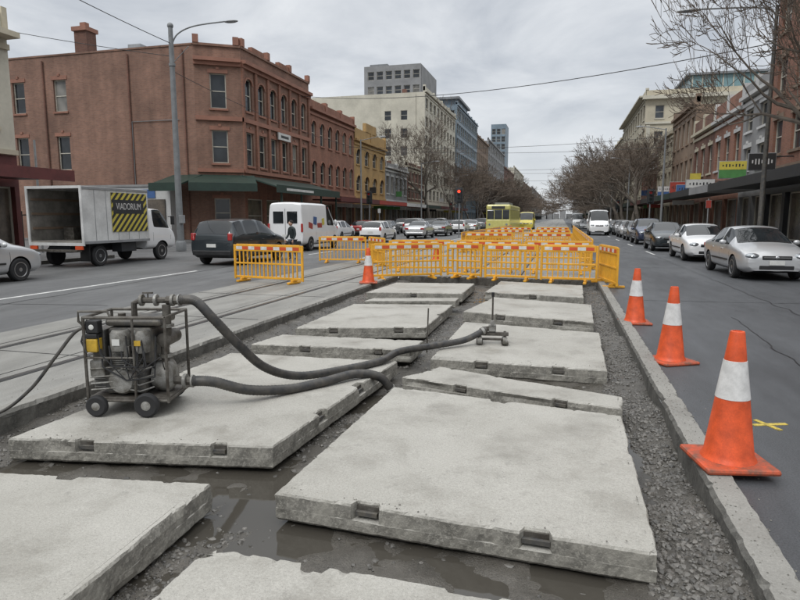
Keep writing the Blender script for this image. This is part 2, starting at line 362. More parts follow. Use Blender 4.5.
IF=[(0,11,5),(0,5,1),(0,1,7),(0,7,10),(0,10,11),(1,5,9),(5,11,4),(11,10,2),(10,7,6),(7,1,8),(3,9,4),(3,4,2),(3,2,6),(3,6,8),(3,8,9),(4,9,5),(2,4,11),(6,2,10),(8,6,7),(9,8,1)]
OCT=[Vector(v) for v in ((1,0,0),(-1,0,0),(0,1,0),(0,-1,0),(0,0,1),(0,0,-1))]
OF=[(0,2,4),(2,1,4),(1,3,4),(3,0,4),(2,0,5),(1,2,5),(3,1,5),(0,3,5)]
def stones(name,m,cnt,fn,s0,s1,pw=4):
    vs=[];fs=[]; k=0
    while k<cnt:
        x,y,z=fn()
        if x is None: continue
        s=s0+(s1-s0)*R()**pw; sx,sy,sz=s*U(.7,1.3),s*U(.7,1.3),s*U(.45,.8); a=U(0,6.28); ca,sa=math.cos(a),math.sin(a); o=len(vs)
        big=s>.010 and y<8; VV,FF=(ICO,IF) if big else (OCT,OF)
        for v in VV:
            q=U(.8,1.15); X,Y,Z=v.x*sx*q,v.y*sy*q,v.z*sz*q+ (0 if big else v.x*sz*.4)
            vs.append((x+X*ca-Y*sa,y+X*sa+Y*ca,z+Z))
        fs+= [(a_+o,b_+o,c_+o) for a_,b_,c_ in FF]; k+=1
    t=Thing(name,single=True); t.add('s',m,vs,fs); t.build()
def pitpt():
    r=R(); y=1.6+15*R()**1.7
    if r<.44: x=U(.50,.96)
    elif r<.6: x=U(-4.57,-3.95)
    elif r<.88: x=U(-2.15,-1.5)
    else: x=U(-4.5,.9)
    p=Vector((x,y))
    if any(inside(p,q,.05) for q in SL): return None,0,0
    if pnoise(x*2.2,y*1.1,8)<(-.05 if r>=.6 else -.18): 
        if R()<.75: return None,0,0
    return x,y,mudh(x,y)+.0005
stones('gravel',m_stone,36000,pitpt,.0045,.025)
def debr2():
    r=R(); y=2+12*R()
    if r<.35:
        x=U(.97,1.12); return x,y,.047
    if r<.5: return 1.15+.25*R()**3,y,.003
    if r<.65: return -4.8-.4*R()**2,y,.003
    q=random.choice(SL[:10]); u=R(); v=R()
    if R()<.6: v=.04*R()
    else: u=random.choice((.02,.98))
    a=q[0].lerp(q[1],u); b_=q[3].lerp(q[2],u); p=a.lerp(b_,v); return p.x,p.y,.002
stones('loose_grit',m_stone2,2600,debr2,.002,.008,2)
# ------------------------------------------------------------------ cones & barriers
def cone(x,y,z,s=1,rz=0):
    t=Thing('traffic_cone',(x,y,z),rz)
    t.box('base',m_conebase,(0,0,.02*s),(.47*s,.47*s,.04*s),bevel=.018)
    t.lathe('lower_body',m_cone,[(.175*s,.04*s),(.165*s,.06*s),(.155*s,.08*s),(.105*s,.46*s)],(0,0,0))
    t.lathe('reflective_band',m_refw,[(.105*s,.46*s),(.108*s,.461*s),(.072*s,.715*s),(.069*s,.716*s)],(0,0,0))
    t.lathe('tip',m_cone,[(.069*s,.716*s),(.046*s,.90*s),(.043*s,.91*s),(.030*s,.912*s),(.028*s,.88*s)],(0,0,0))
    t.build()
cone(1.15,4.36,.045,1,.2); cone(1.30,7.58,.0,.99,.5); cone(1.20,10.3,.0,.98,.1); cone(-4.72,14.5,.05,.98,.3); cone(-4.9,24,.0,.95)
def barrier(x0,y0,x1,y1,z=0):
    L=math.hypot(x1-x0,y1-y0); t=Thing('safety_barrier',((x0+x1)/2,(y0+y1)/2,z),math.atan2(y1-y0,x1-x0)); h=L/2
    o=m_org
    for s_ in (-1,1):
        t.box('frame',o,(s_*(h-.03),0,.53),(.06,.045,.92),bevel=.008)
        t.box('foot',o,(s_*(h-.3),0,.035),(.08,.52,.05),bevel=.008)
        t.box('foot',o,(s_*(h-.3),0,.085),(.07,.22,.05),bevel=.008)
    t.box('frame',o,(0,0,.905),(L-.12,.05,.17),bevel=.008)
    t.box('frame',o,(0,0,.995),(L-.2,.035,.03),bevel=.008)
    t.box('frame',o,(0,0,.13),(L-.12,.045,.06),bevel=.008); t.box('frame',o,(0,0,.5),(L-.12,.04,.045),bevel=.008)
    n=int((L-.12)/.125)
    for i in range(1,n): t.box('slats',o,(-h+.06+(L-.12)*i/n,0,.49),(.03,.03,.68))
    n=int((L-.2)/.2); w=(L-.2)/n
    for i in range(n):
        for s_ in (-1,1): t.box('stripe_red' if i%2 else 'stripe_white',m_red if i%2 else m_refw,(-h+.1+w*(i+.5),s_*.027,.905),(w-.012,.006,.085))
    t.build()
for b_ in ((-8.55,14.55,-6.35,14.15),(-8.9,21.3,-7.1,21.6),(-7.0,21.6,-5.9,20.0),(-5.0,15.6,-3.25,16.75),(-3.15,16.95,-2.1,16.6),(-2.02,16.5,-.58,16.35),(-.52,16.3,.93,16.15),
  (1.0,16.9,1.32,15.1),(-5.3,18.4,-3.3,18.9),(-3.2,18.9,-1.2,18.9),(-1.1,18.9,.9,18.9)): barrier(*b_)
for i in range(18):
    y=20.5+i*2.15; barrier(.98,y,1.0,y+2)
    if i>3: barrier(-4.7,y,-4.68,y+2)
for Y in (29,37,46):
    for i in range(2): barrier(-4.5+i*2.7,Y,-2.2+i*2.7,Y+.1*i)
# ------------------------------------------------------------------ pump
t=Thing('portable_pump',(-3.64,4.50,0),math.radians(14),scale=.92)
fr=.015; X=.38;Y=.27
for sx in (-X,X):
    for sy in (-Y,Y): t.tube('frame',m_metal,[(sx,sy,.12),(sx,sy,.93)],fr)
for z in (.14,.93):
    for sy in (-Y,Y): t.tube('frame',m_metal,[(-X,sy,z),(X,sy,z)],fr)
    for sx in (-X,X): t.tube('frame',m_metal,[(sx,-Y,z),(sx,Y,z)],fr)
t.tube('frame',m_metal,[(-X,-Y,.86),(-X-.03,-Y-.02,.9),(-X-.03,-Y-.02,.99),(-.15,-Y,.99),(-.12,-Y,.93)],fr*.8)
t.tube('frame',m_metal,[(-X,-Y,.55),(X*.2,-Y,.55)],fr*.7); t.tube('frame',m_metal,[(X*.2,-Y,.14),(X*.2,-Y,.93)],fr*.8)
t.bx('tray',m_metal,-X,X,-Y,Y,.13,.17,bevel=.006); t.bx('skid',m_engd,-.36,.30,-.2,.2,.10,.16,bevel=.01)
t.bx('crankcase',m_engd,-.26,.14,-.19,.2,.18,.46,bevel=.03); t.bx('crank_cover',m_cast,-.18,.06,-.215,-.16,.22,.40,bevel=.02)
t.lathe('flywheel_cover',m_cast,[(.05,-.26),(.11,-.255),(.13,-.23),(.13,-.15)],(-.07,0,.32),'Y')
t.bx('radiator',m_engd,-.37,-.24,-.17,.2,.22,.80,bevel=.012)
for i in range(12): t.box('radiator_fins',m_cast,(-.305,-.178,.25+i*.026),(.11,.012,.010))
for i in range(8): t.box('cooling_fins',m_cast,(-.05,-.02,.465+i*.018),(.26,.30,.008))
t.bx('engine_upper',m_engd,-.22,.20,-.15,.2,.46,.82,bevel=.03)
t.lathe('air_filter',m_cast,[(.05,.60),(.085,.61),(.09,.63),(.09,.77),(.07,.80)],(-.08,-.19,0),k=20); t.lathe('air_filter_2',m_cast,[(.05,.58),(.08,.59),(.085,.61),(.085,.77),(.06,.80)],(.11,-.18,0),k=20)
t.box('filter_label',m_plate,(-.08,-.285,.70),(.07,.004,.06)); t.bx('fuse_box',m_engd,-.02,.03,-.26,-.14,.56,.66)
t.bx('battery_box',m_engy,-.375,-.265,-.27,-.16,.60,.73,bevel=.012); t.bx('battery_lid',m_black,-.38,-.26,-.275,-.155,.732,.775,bevel=.008); t.bx('control_panel',m_black,-.37,-.25,-.265,-.17,.78,.90,bevel=.01)
t.box('warning_tag',m_engy,(.11,-.272,.69),(.07,.006,.05))
t.ell('gauge_face',m_plate,(-.31,-.268,.84),(.05,.01,.05))
t.bx('side_box',m_cast,-.36,-.22,-.25,-.1,.36,.52,bevel=.015)
t.bx('fuel_tank',m_engd,-.24,.30,-.16,.22,.83,.905,bevel=.03); t.lathe('fuel_cap',m_metal,[(.035,.905),(.035,.94),(.02,.945)],(-.12,-.05,0))
t.lathe('muffler',m_metal,[(.03,-.16),(.07,-.15),(.07,.13),(.03,.15)],(.28,.08,.68),'Y')
t.lathe('pump_volute',m_cast,[(.06,-.12),(.13,-.1),(.155,-.03),(.155,.05),(.1,.09)],(.26,0,.32),'X')
t.tube('riser_pipe',m_metal,[(.27,-.02,.42),(.27,-.02,.60),(.31,-.04,.75),(.31,-.04,1.02)],.04,12); t.lathe('flange_r',m_cast,[(.065,-.015),(.065,.015)],(.31,-.04,.82),'Z',k=14); t.lathe('flange_r',m_cast,[(.065,-.015),(.065,.015)],(.27,-.02,.52),'Z',k=14)
t.lathe('belt_guard',m_engd,[(.02,.15),(.11,.15),(.11,.2),(.03,.21)],(.05,-.02,.30),'X')
for k,(zz) in enumerate((.24,.3,.36,.44)): t.tube('pipes',m_cast,[(-.35,-.26,zz),(-.1,-.25,zz+.02),(.1,-.24,zz-.02),(.2,-.15,zz)],.008)
t.tube('pipes',m_cast,[(.02,-.22,.58),(.02,-.24,.5),(-.08,-.25,.42),(-.08,-.2,.3)],.012)
for q in range(9):
    a=U(-.34,.2); c=U(-.1,.34); t.tube('cables',m_black,[(a,-.24,U(.6,.85)),(a+.03,-.28,U(.45,.6)),((a+c)/2,-.285,U(.3,.5)),(c,-.27,U(.35,.7)),(c,-.2,U(.4,.8))],U(.005,.009),6)
t.tube('cables',m_black,[(-.38,-.2,.9),(-.42,-.25,.7),(-.36,-.28,.6)],.009)
t.tube('manifold',m_metal,[(-.02,0,.88),(-.02,0,1.03),(.05,0,1.06),(.30,0,1.06)],.03)
t.tube('manifold',m_metal,[(.30,0,1.06),(.44,0,1.06)],.042)
for x in (.06,.2,.36): t.lathe('flange',m_cast,[(.058,-.012),(.058,.012)],(x,0,1.06),'X',k=14)
t.box('valve_handle_bar',m_metal,(.12,0,1.13),(.1,.02,.015)); t.tube('valve_handle',m_metal,[(.12,0,1.06),(.12,0,1.13)],.008)
t.tube('suction_pipe',m_metal,[(.3,-.02,.28),(.42,-.03,.27),(.54,-.05,.27)],.043); t.lathe('flange',m_cast,[(.07,-.015),(.07,.015)],(.46,-.04,.27),'X',k=14)
for (wx,wy,wr) in ((-.28,-.31,.10),(.20,-.33,.115),(-.28,.31,.10),(.20,.33,.115)):
    t.lathe('tyre',m_tyre,[(wr*.45,-.03),(wr*.85,-.034),(wr,-.018),(wr,.018),(wr*.85,.034),(wr*.45,.03)],(wx,wy,wr),'Y',k=22)
    t.lathe('wheel_hub',m_cast,[(.02,-.036),(wr*.46,-.028),(wr*.46,.028),(.02,.036)],(wx,wy,wr),'Y',k=14)
t.tube('axle',m_metal,[(-.28,-.31,.105),(-.28,.31,.105)],.012); t.tube('axle',m_metal,[(.2,-.33,.105),(.2,.33,.105)],.012)
t.build()
def spline(pts,n=10):
    pts=[Vector(p) for p in pts]; P_=[pts[0]]+pts+[pts[-1]]; out=[]
    for i in range(1,len(P_)-2):
        p0,p1,p2,p3=P_[i-1:i+3]
        for k in range(n):
            s=k/n; out.append(.5*((2*p1)+(p2-p0)*s+(2*p0-5*p1+4*p2-p3)*s*s+(3*p1-p0-3*p2+p3)*s**3))
    out.append(pts[-1]); return out
def hose(name,pts,r,rib=True):
    q=spline(pts,24); rr=[r*(1+(.05 if (i%2) else -.02)) if rib else r for i in range(len(q))]
    t=Thing(name); t.tube('hose',m_hose,q,rr,12)
    if rib:
        for i in (1,len(q)-8):
            t.tube('coupling',m_cast,[q[i],q[i+3]],r*1.25,12)
    t.build()
hose('suction_hose',[(-3.27,4.60,.975),(-3.12,4.62,.97),(-2.98,4.66,.82),(-2.84,4.84,.55),(-2.72,5.12,.27),(-2.55,5.5,.10),(-2.28,6.0,.055),(-1.98,6.5,.055),(-1.86,6.95,.08),(-1.52,7.5,.06),(-1.2,7.85,.08),(-.95,8.05,.2)],.042)
hose('delivery_hose',[(-3.16,4.57,.25),(-2.98,4.63,.24),(-2.75,4.85,.12),(-2.5,5.2,.05),(-2.28,5.5,.055),(-2.05,5.85,.065),(-1.84,6.02,.0),(-1.72,6.1,-.17)],.046)
hose('air_hose',[(-3.9,4.2,.78),(-4.0,4.15,.72),(-4.12,4.05,.52),(-4.3,3.95,.26),(-4.52,3.82,.075),(-4.75,3.6,.075),(-5.1,3.2,.02)],.014,False)
t=Thing('slab_lifting_clamp',(-.87,8.12,0),math.radians(8))
for s_ in (-.17,.17):
    t.box('foot_pad',m_metal,(s_,0,.02),(.09,.26,.03),bevel=.006); t.lathe('roller',m_cast,[(.02,-.03),(.05,-.03),(.05,.03),(.02,.03)],(s_,-.12,.055),'X',k=14); t.lathe('roller',m_cast,[(.02,-.03),(.05,-.03),(.05,.03),(.02,.03)],(s_,.12,.055),'X',k=14)
    t.tube('bracket',m_metal,[(s_,0,.03),(s_,0,.17)],.018)
t.box('cross_bar',m_metal,(0,0,.13),(.44,.05,.05),bevel=.006); t.box('cross_bar',m_metal,(0,0,.055),(.34,.04,.03),bevel=.006)
t.tube('post',m_metal,[(0,0,.13),(0,0,.68)],.012); t.tube('grip',m_black,[(0,0,.64),(0,0,.70)],.02)
t.box('valve_block',m_cast,(0,0,.21),(.1,.1,.09),bevel=.01); t.tube('valve_stub',m_metal,[(-.04,0,.2),(-.13,-.05,.2)],.035)
t.lathe('gauge',m_cast,[(.035,-.012),(.035,.012)],(0,-.06,.29),'Y',k=14)
t.build()
t=Thing('marker_stake',single=True); t.tube('stake',m_metal,[(-1.78,8.1,-.2),(-1.76,8.1,.45)],.011,6); t.build()
# ------------------------------------------------------------------ trees
def gen_tree(seed,H,r0,spread=1.0,levels=6,nsub=4,lean=0):
    rng=random.Random(seed); tv=[];tf=[];wv=[];wf=[]
    def seg(p0,p1,ra,rb,k,V,F):
        d=(p1-p0).normalized(); a=d.orthogonal().normalized(); b_=d.cross(a); o=len(V)
        for p,r in ((p0,ra),(p1,rb)):
            for j in range(k):
                t_=2*math.pi*j/k; V.append(tuple(p+a*math.cos(t_)*r+b_*math.sin(t_)*r))
        for j in range(k): F.append((o+j,o+(j+1)%k,o+k+(j+1)%k,o+k+j))
    def grow(p,d,L,r,lv):
        n=3 if lv<3 else 2; q=p; rr=r; end=r*.62
        pts=[p]
        for i in range(n):
            d=(d+Vector((rng.gauss(0,.13),rng.gauss(0,.13),rng.gauss(0,.1)+.05*(lv>0)))).normalized()
            q2=q+d*L/n; r2=r+(end-r)*(i+1)/n
            if lv<4: seg(q,q2,rr,r2,7 if lv<2 else 5,tv,tf)
            else: seg(q,q2,max(rr,.013),max(r2,.011),3,wv,wf)
            q,rr=q2,r2; pts.append((q.copy(),d.copy(),rr))
        if lv>=levels: return
        kids=nsub if lv==0 else rng.choice((2,3,3))
        for c in range(kids):
            if c==0 or lv==0: pp,dd,r_=pts[-1]
            else: pp,dd,r_=pts[rng.choice(range(1,len(pts)))]
            ang=rng.uniform(.35,.75)*spread if (c or lv==0) else rng.uniform(.08,.3)
            az=rng.uniform(0,6.28) if lv else 6.28*c/kids+rng.uniform(-.3,.3)
            a=dd.orthogonal().normalized(); b_=dd.cross(a); nd=(dd*math.cos(ang)+(a*math.cos(az)+b_*math.sin(az))*math.sin(ang)).normalized()
            nd.z=max(nd.z,-.15); nd.normalize()
            grow(pp,nd,L*(rng.uniform(.62,.86) if lv else rng.uniform(.75,1.0)),r_*rng.uniform(.6,.85),lv+1)
    grow(Vector((0,0,0)),Vector((lean,0,1)).normalized(),H*.26,r0,0)
    return tv,tf,wv,wf
TM=[]
for i,(H,r0,sp) in enumerate(((11,.22,1.0),(11,.2,1.15),(15,.3,1.0))):
    tv,tf,wv,wf=gen_tree(11+i,H,r0,sp,levels=8)
    ms=[]
    for n,v_,f_,m_ in (('trunk',tv,tf,m_bark),('twigs',wv,wf,m_twig)):
        me=bpy.data.meshes.new(n); me.from_pydata(v_,[],f_); me.materials.append(m_); ms.append(me)
    TM.append(ms); zmax=max(v[2] for v in wv); TM[-1].append(zmax)
def tree(x,y,k,h,rot=None,name='bare_street_tree',wide=1):
    r=bpy.data.objects.new(name,None); COL.objects.link(r); r.location=(x,y,.1); s_=h/TM[k][2]; r.scale=(s_*wide,s_*wide,s_); r.rotation_euler[2]=U(0,6.28) if rot is None else rot
    for me in TM[k][:2]:
        o=bpy.data.objects.new(me.name,me); COL.objects.link(o); o.parent=r
tree(-19.3,90,2,19.5); tree(-19.3,104,2,15); tree(-19.3,118,0,13); tree(-19.3,130,1,12)
for i in range(14): tree(-19.2,142+i*13,i%2,U(12,15),wide=1.3)
for i in range(22): tree(8.0+U(-.3,.3),70+i*7.2,i%2,U(10.5,12)+i*.25,wide=1.15)
for i in range(8): tree(-17.5,160+i*24,(i+1)%2,U(12,15),wide=1.4)
tree(9.4,24.6,2,18.5,.9,wide=.5)
# ------------------------------------------------------------------ buildings
def wall(T,m,o,u,nr,W,z0,z1,ops,depth=.2,frame=True,sill=None,lintel=None,part='wall',mull=True,glass=None,arch=None):
    o3=Vector((o[0],o[1],0)); u3=Vector((u[0],u[1],0)); n3=Vector((nr[0],nr[1],0))
    us=sorted(set([0,W]+[a for op in ops for a in op[:2]])); zs=sorted(set([z0,z1]+[a for op in ops for a in op[2:4]]))
    P3=lambda a,z,d=0: o3+u3*a+n3*d+Vector((0,0,z))
    for i in range(len(us)-1):
        for j in range(len(zs)-1):
            um,zm=(us[i]+us[i+1])/2,(zs[j]+zs[j+1])/2
            if any(op[0]<um<op[1] and op[2]<zm<op[3] for op in ops): continue
            T.add(part,m,[P3(us[i],zs[j]),P3(us[i+1],zs[j]),P3(us[i+1],zs[j+1]),P3(us[i],zs[j+1])],[(0,1,2,3)])
    for (a,b_,c,d) in [op[:4] for op in ops]:
        T.add(part,m,[P3(a,c),P3(b_,c),P3(b_,d),P3(a,d),P3(a,c,-depth),P3(b_,c,-depth),P3(b_,d,-depth),P3(a,d,-depth)],[(0,1,5,4),(1,2,6,5),(2,3,7,6),(3,0,4,7)])
        g=glass or random.choices(G,(6,3,1.5))[0]
        T.add('glazing_'+g.name,g,[P3(a,c,-depth),P3(b_,c,-depth),P3(b_,d,-depth),P3(a,d,-depth)],[(0,1,2,3)])
        if frame:
            f=.07; D0,D1=-depth+.003,-depth+.06
            T.ob('window_frames',m_frame,o,u,nr,a,a+f,D0,D1,c,d); T.ob('window_frames',m_frame,o,u,nr,b_-f,b_,D0,D1,c,d)
            T.ob('window_frames',m_frame,o,u,nr,a+f,b_-f,D0,D1,d-f,d); T.ob('window_frames',m_frame,o,u,nr,a+f,b_-f,D0,D1,c,c+f)
            if mull:
                mz=(c+d)/2; T.ob('window_frames',m_frame,o,u,nr,a+f,b_-f,D0,D1-.01,mz-.03,mz+.03)
        if sill: T.ob('sills',sill,o,u,nr,a-.1,b_+.1,-.02,.1,c-.14,c-.001)
        if lintel: T.ob('lintels',lintel,o,u,nr,a-.14,b_+.14,-.02,.05,d+.001,d+.26); 
        if lintel: T.ob('keystones',lintel,o,u,nr,(a+b_)/2-.1,(a+b_)/2+.1,-.02,.09,d+.262,d+.42)
        if arch:
            cx=(a+b_)/2; rw=(b_-a)/2; rh=rw*.8; n=8
            for s_ in (-1,1):
                pts=[P3(cx+s_*rw,d,-.03)]+[P3(cx+s_*rw*math.sin(math.pi/2*k/n),d-rh+rh*math.cos(math.pi/2*k/n),-.03) for k in range(n+1)]
                T.add('arch_spandrels',m,pts,[tuple(range(len(pts)))])
            vs=[];fs=[]
            for k in range(2*n+1):
                th=math.pi*k/(2*n)
                for rr in (1.0,1.28):
                    for dd in (-.02,.07): vs.append(P3(cx-rw*rr*math.cos(th),d-rh+rh*rr*math.sin(th)+.01,dd))
            for k in range(2*n):
                q=k*4; fs+=[(q,q+1,q+5,q+4),(q+1,q+3,q+7,q+5),(q+3,q+2,q+6,q+7)]
            T.add('arch_rings',arch,vs,fs)
XL,XR=-22.5,11.0
SIGNC=[M('sign_'+n,c,.5) for n,c in (('white',(.6,.6,.58)),('blue',(.05,.12,.3)),('red',(.36,.05,.035)),('yellow',(.6,.5,.08)),('green',(.08,.24,.07)),('black',(.03,.03,.03)))]
def building(name,side,y0,y1,h,m,floors,bays,depth=16,trim=None,awn=True,ww=.5,wh=.58,sidewin=0,parapet=.7,corn=.35,awnm=None,gf=3.9,lint=True,sign=True,arch=None):
    T=Thing(name); xf=XL if side<0 else XR; u=(0,1); nr=(1,0) if side<0 else (-1,0); W=y1-y0-.02; trim=trim or m; o=(xf,y0+.01)
    fh=(h-gf-.4)/floors; bw=W/bays; ops=[]
    for f in range(floors):
        for b_ in range(bays):
            a=bw*(b_+.5-ww/2); c=gf+.3+fh*f+fh*(1-wh)*.45; ops.append((a,a+bw*ww,c,c+fh*wh))
    wall(T,m,o,u,nr,W,gf,h,ops,sill=trim,lintel=trim if (lint and not arch) else None,arch=arch)
    nb=max(2,round(W/3)); sw=W/nb; so=[(sw*i+.22,sw*(i+1)-.22,.55,3.0) for i in range(nb)]
    wall(T,awnm or m,o,u,nr,W,0,gf,so,depth=.3,part='shopfront_wall',mull=False,glass=m_shopint)
    x2=xf+(-depth if side<0 else depth)
    for yy,s_ in ((y0+.01,-1),(y1-.01,1)):
        ox=min(xf,x2)
        if s_<0 and sidewin:
            so=[]; WW=depth; n=sidewin
            for f in range(floors):
                for b_ in range(n):
                    a=WW/n*(b_+.5)-.6; c=gf+.3+fh*f+fh*.2; so.append((a,a+1.2,c,c+fh*.5))
            wall(T,m,(ox,yy),(1,0),(0,-1),WW,0,h,so,part='side_wall',sill=trim)
        else: T.add('side_wall',m,[(xf,yy,0),(x2,yy,0),(x2,yy,h),(xf,yy,h)],[(0,1,2,3)])
    T.add('rear_wall',m,[(x2,y0+.01,0),(x2,y1-.01,0),(x2,y1-.01,h),(x2,y0+.01,h)],[(0,1,2,3)])
    T.add('roof',m_roof,[(xf,y0+.01,h-.05),(x2,y0+.01,h-.05),(x2,y1-.01,h-.05),(xf,y1-.01,h-.05)],[(0,1,2,3)])
    T.ob('cornice',trim,o,u,nr,0,W,-.3,corn,h+.001,h+.22)
    T.ob('string_course',trim,o,u,nr,0,W,.002,.12,h-.42,h-.2)
    T.ob('string_course',trim,o,u,nr,0,W,.002,.14,gf+.02,gf+.22)
    T.ob('parapet',m,o,u,nr,0,W,-.3,.05,h+.222,h+parapet)
    n=max(2,bays//2)
    for i in range(n+1):
        c=W*i/n; T.ob('parapet_piers',trim,o,u,nr,max(0,c-.25),min(W,c+.25),-.34,.12,h+.224,h+parapet+.25)
    for i in range(2):
        a=U(.1,.8)*W; T.ob('chimney',m_brickd,o,u,nr,a,a+.9,-5-i*2,-4.3-i*2,h-.1,h+1.5)
    if awn:
        am=awnm or random.choice((m_dark,m_green,m_maroon,m_greyr)); T.ob('awning',am,o,u,nr,.05,W-.05,.15,2.9,3.3,3.42); T.ob('awning_fascia',random.choice(SIGNC) if (sign and R()<.45) else am,o,u,nr,.05,W-.05,2.902,2.96,3.18,3.62)
        if sign:
            for i in range(nb):
                if R()<.5: T.ob('under_awning_sign',random.choice(SIGNC),o,u,nr,sw*(i+.5),sw*(i+.5)+.1,.8,2.4,2.75,3.1)
        if sign and R()<.7: T.ob('projecting_sign',random.choice(SIGNC),o,u,nr,W*.4,W*.4+.12,.2,1.0,4.6,5.3)
    return T
T=Thing('red_brick_corner_hotel'); H=13.6
o1,u1,n1=(-42,38.4),(1,0),(0,-1); W1=16.8
wall(T,m_brickside,o1,u1,n1,W1,0,H,[(1.0,2.1,5.3,7.8),(1.0,2.1,9.6,11.9),(4.8,5.95,5.3,7.8),(4.8,5.95,9.6,11.9)],sill=m_trimred,lintel=m_trimred)
c0=Vector((-25.2,38.4)); c1=Vector((-22.5,40.1)); d=(c1-c0); W2=d.length; u2=tuple(d.normalized()); n2=(u2[1],-u2[0])
wall(T,m_brick,tuple(c0),u2,n2,W2,0,H,[(1.05,2.15,1,3.1),(1.05,2.15,5.6,7.9),(1.05,2.15,9.4,11.8)],sill=m_trimred,lintel=m_trimred)
o3,u3,n3=(-22.5,40.1),(0,1),(1,0); W3=12.0; ops=[];ops2=[]
for i in range(6):
    a=.55+i*1.93
    ops.append((a,a+1.0,5.5,7.9)); ops2.append((a,a+1.0,9.4,11.7))
og=[(.4+i*2.95,2.85+i*2.95,.6,3.1) for i in range(4)]
wall(T,m_brick,o3,u3,n3,W3,0,5.0,og,part='wall_ground',glass=m_shopint)
wall(T,m_brick,o3,u3,n3,W3,5.0,8.7,ops,sill=m_cream,lintel=m_trimred)
wall(T,m_brick,o3,u3,n3,W3,8.7,H,ops2,sill=m_cream,arch=m_trimred)
for (o,u,n,W) in ((o1,u1,n1,W1),(tuple(c0),u2,n2,W2),(o3,u3,n3,W3)):
    mm=m_trimred if u!=u1 else m_brickside
    if u!=u1:
        T.ob('cornice',mm,o,u,n,0,W,-.3,.42,12.55,12.8)
        T.ob('cornice_lower',mm,o,u,n,0,W,.003,.2,12.3,12.548)
        T.ob('string_course',mm,o,u,n,0,W,.003,.16,8.55,8.85); T.ob('string_course',mm,o,u,n,0,W,.003,.16,4.95,5.2)
        T.ob('coping',mm,o,u,n,0,W,-.3,.12,H+.001,H+.16)
    else: T.ob('coping',mm,o,u,n,0,W,-.3,.06,H+.001,H+.12)
for i in range(7):
    a=.05+i*1.95
    T.ob('pilasters',m_brick,o3,u3,n3,max(.0,a-.13),a+.2,.003,.14,5.21,12.29)
for a in (0,3.9,7.8,11.6): T.ob('finials',m_trimred,o3,u3,n3,a,a+.4,-.2,.16,H+.162,H+.7)
for a in (0,2.7): T.ob('finials',m_trimred,tuple(c0),u2,n2,a,a+.4,-.2,.16,H+.162,H+.7)
for a in (1.6,6.0): T.ob('pediment',m_brick,o3,u3,n3,a,a+1.9,-.25,.08,H+.162,H+.5)
T.add('roof',m_roof,[(-42,38.5,H-.3),(-25.2,38.5,H-.3),(-22.6,40.2,H-.3),(-22.6,52,H-.3),(-42,52,H-.3)],[(0,1,2,3,4)])
T.add('rear_wall',m_brickd,[(-42,52,0),(-22.6,52,0),(-22.6,52,H),(-42,52,H),(-42,38.4,0),(-42,38.4,H)],[(0,1,2,3),(0,4,5,3)])
T.bx('chimney',m_brickd,-36.0,-34.9,39.5,40.5,H-.3,H+2.0); T.bx('chimney_cap',m_trimred,-36.1,-34.8,39.35,40.65,H+2.0,H+2.3); T.bx('chimney_pot',m_trimred,-35.7,-35.2,39.8,40.2,H+2.3,H+2.7)
T.bx('roof_vent',m_galv,-32.5,-31.4,41,42,H-.3,H+1.2)
for xx in (-38,-30.5,-26): T.tube('downpipes',m_brickd,[(xx,38.3,.2),(xx,38.3,H-.3)],.07,8)
T.tube('conduit',m_polegr,[(-30.4,38.33,4),(-30.4,38.33,8.6),(-26.5,38.33,8.6)],.03,6)
def slope(o,u,n,W,a0,a1):
    o_=Vector((o[0],o[1],0));uu=Vector((u[0],u[1],0));n_=Vector((n[0],n[1],0))
    q=[o_+uu*a0+n_*.1+Vector((0,0,4.75)),o_+uu*a1+n_*.1+Vector((0,0,4.75)),o_+uu*a1+n_*2.8+Vector((0,0,3.95)),o_+uu*a0+n_*2.8+Vector((0,0,3.95))]
    T.add('awning_roof',m_green,q+[p-Vector((0,0,.1)) for p in q],[(0,1,2,3),(4,7,6,5),(0,4,5,1),(1,5,6,2),(2,6,7,3),(3,7,4,0)])
    T.ob('awning_fascia',m_green,o,u,n,a0,a1,2.801,2.87,3.5,4.05)
slope(o1,u1,n1,W1,14.8,17.2); slope(tuple(c0),u2,n2,W2,-.6,3.9); slope(o3,u3,n3,W3,-.5,12)
for a in (.5,4,8,11.5): T.ob('awning_posts',m_green,o3,u3,n3,a,a+.12,2.6,2.72,.1,3.6)
T.ob('name_board',SIGNC[0],o3,u3,n3,5.2,7.4,.2,.3,7.95,8.5); T.ob('name_board_text',m_dark,o3,u3,n3,5.6,7.0,.302,.306,8.12,8.32); T.ob('painted_name',SIGNC[0],o3,u3,n3,1,6,2.872,2.88,3.68,3.86)
T.build()
T=Thing('white_shop_annex'); T.bx('walls',m_white_r,-36,-26.8,37.3,38.38,0,3.9); T.bx('coping',m_greyr,-36.1,-26.7,37.2,38.38,3.902,4.05)
for i in range(3): T.bx('windows',m_shopint,-35.4+i*3,-33.2+i*3,37.2,37.298,.9,3.0)
T.bx('panel',SIGNC[1],-31,-28,37.24,37.297,3.1,3.7); T.build()
building('red_brick_terrace',-1,52.1,64.3,11.5,m_brick,2,6,trim=m_trimred,parapet=.9,arch=m_trimred).build()
T=building('ochre_hall',-1,64.3,76.5,10.2,m_gold,2,4,trim=m_gold,parapet=1.4,arch=m_gold); T.ob('pediment',m_gold,(XL,64.3),(0,1),(1,0),4,8,-.3,.1,11.62,12.6); T.build()
building('shop_building',-1,76.5,88,8.2,m_greyr,1,5,trim=m_white_r).build()
building('shop_building',-1,88,99.6,9.2,m_brickd,2,5,trim=m_cream).build()
T=building('cream_office_block',-1,99.7,129,22.2,m_cream2,6,9,depth=24,trim=m_cream2,sidewin=0,parapet=.9,lint=False,ww=.6)
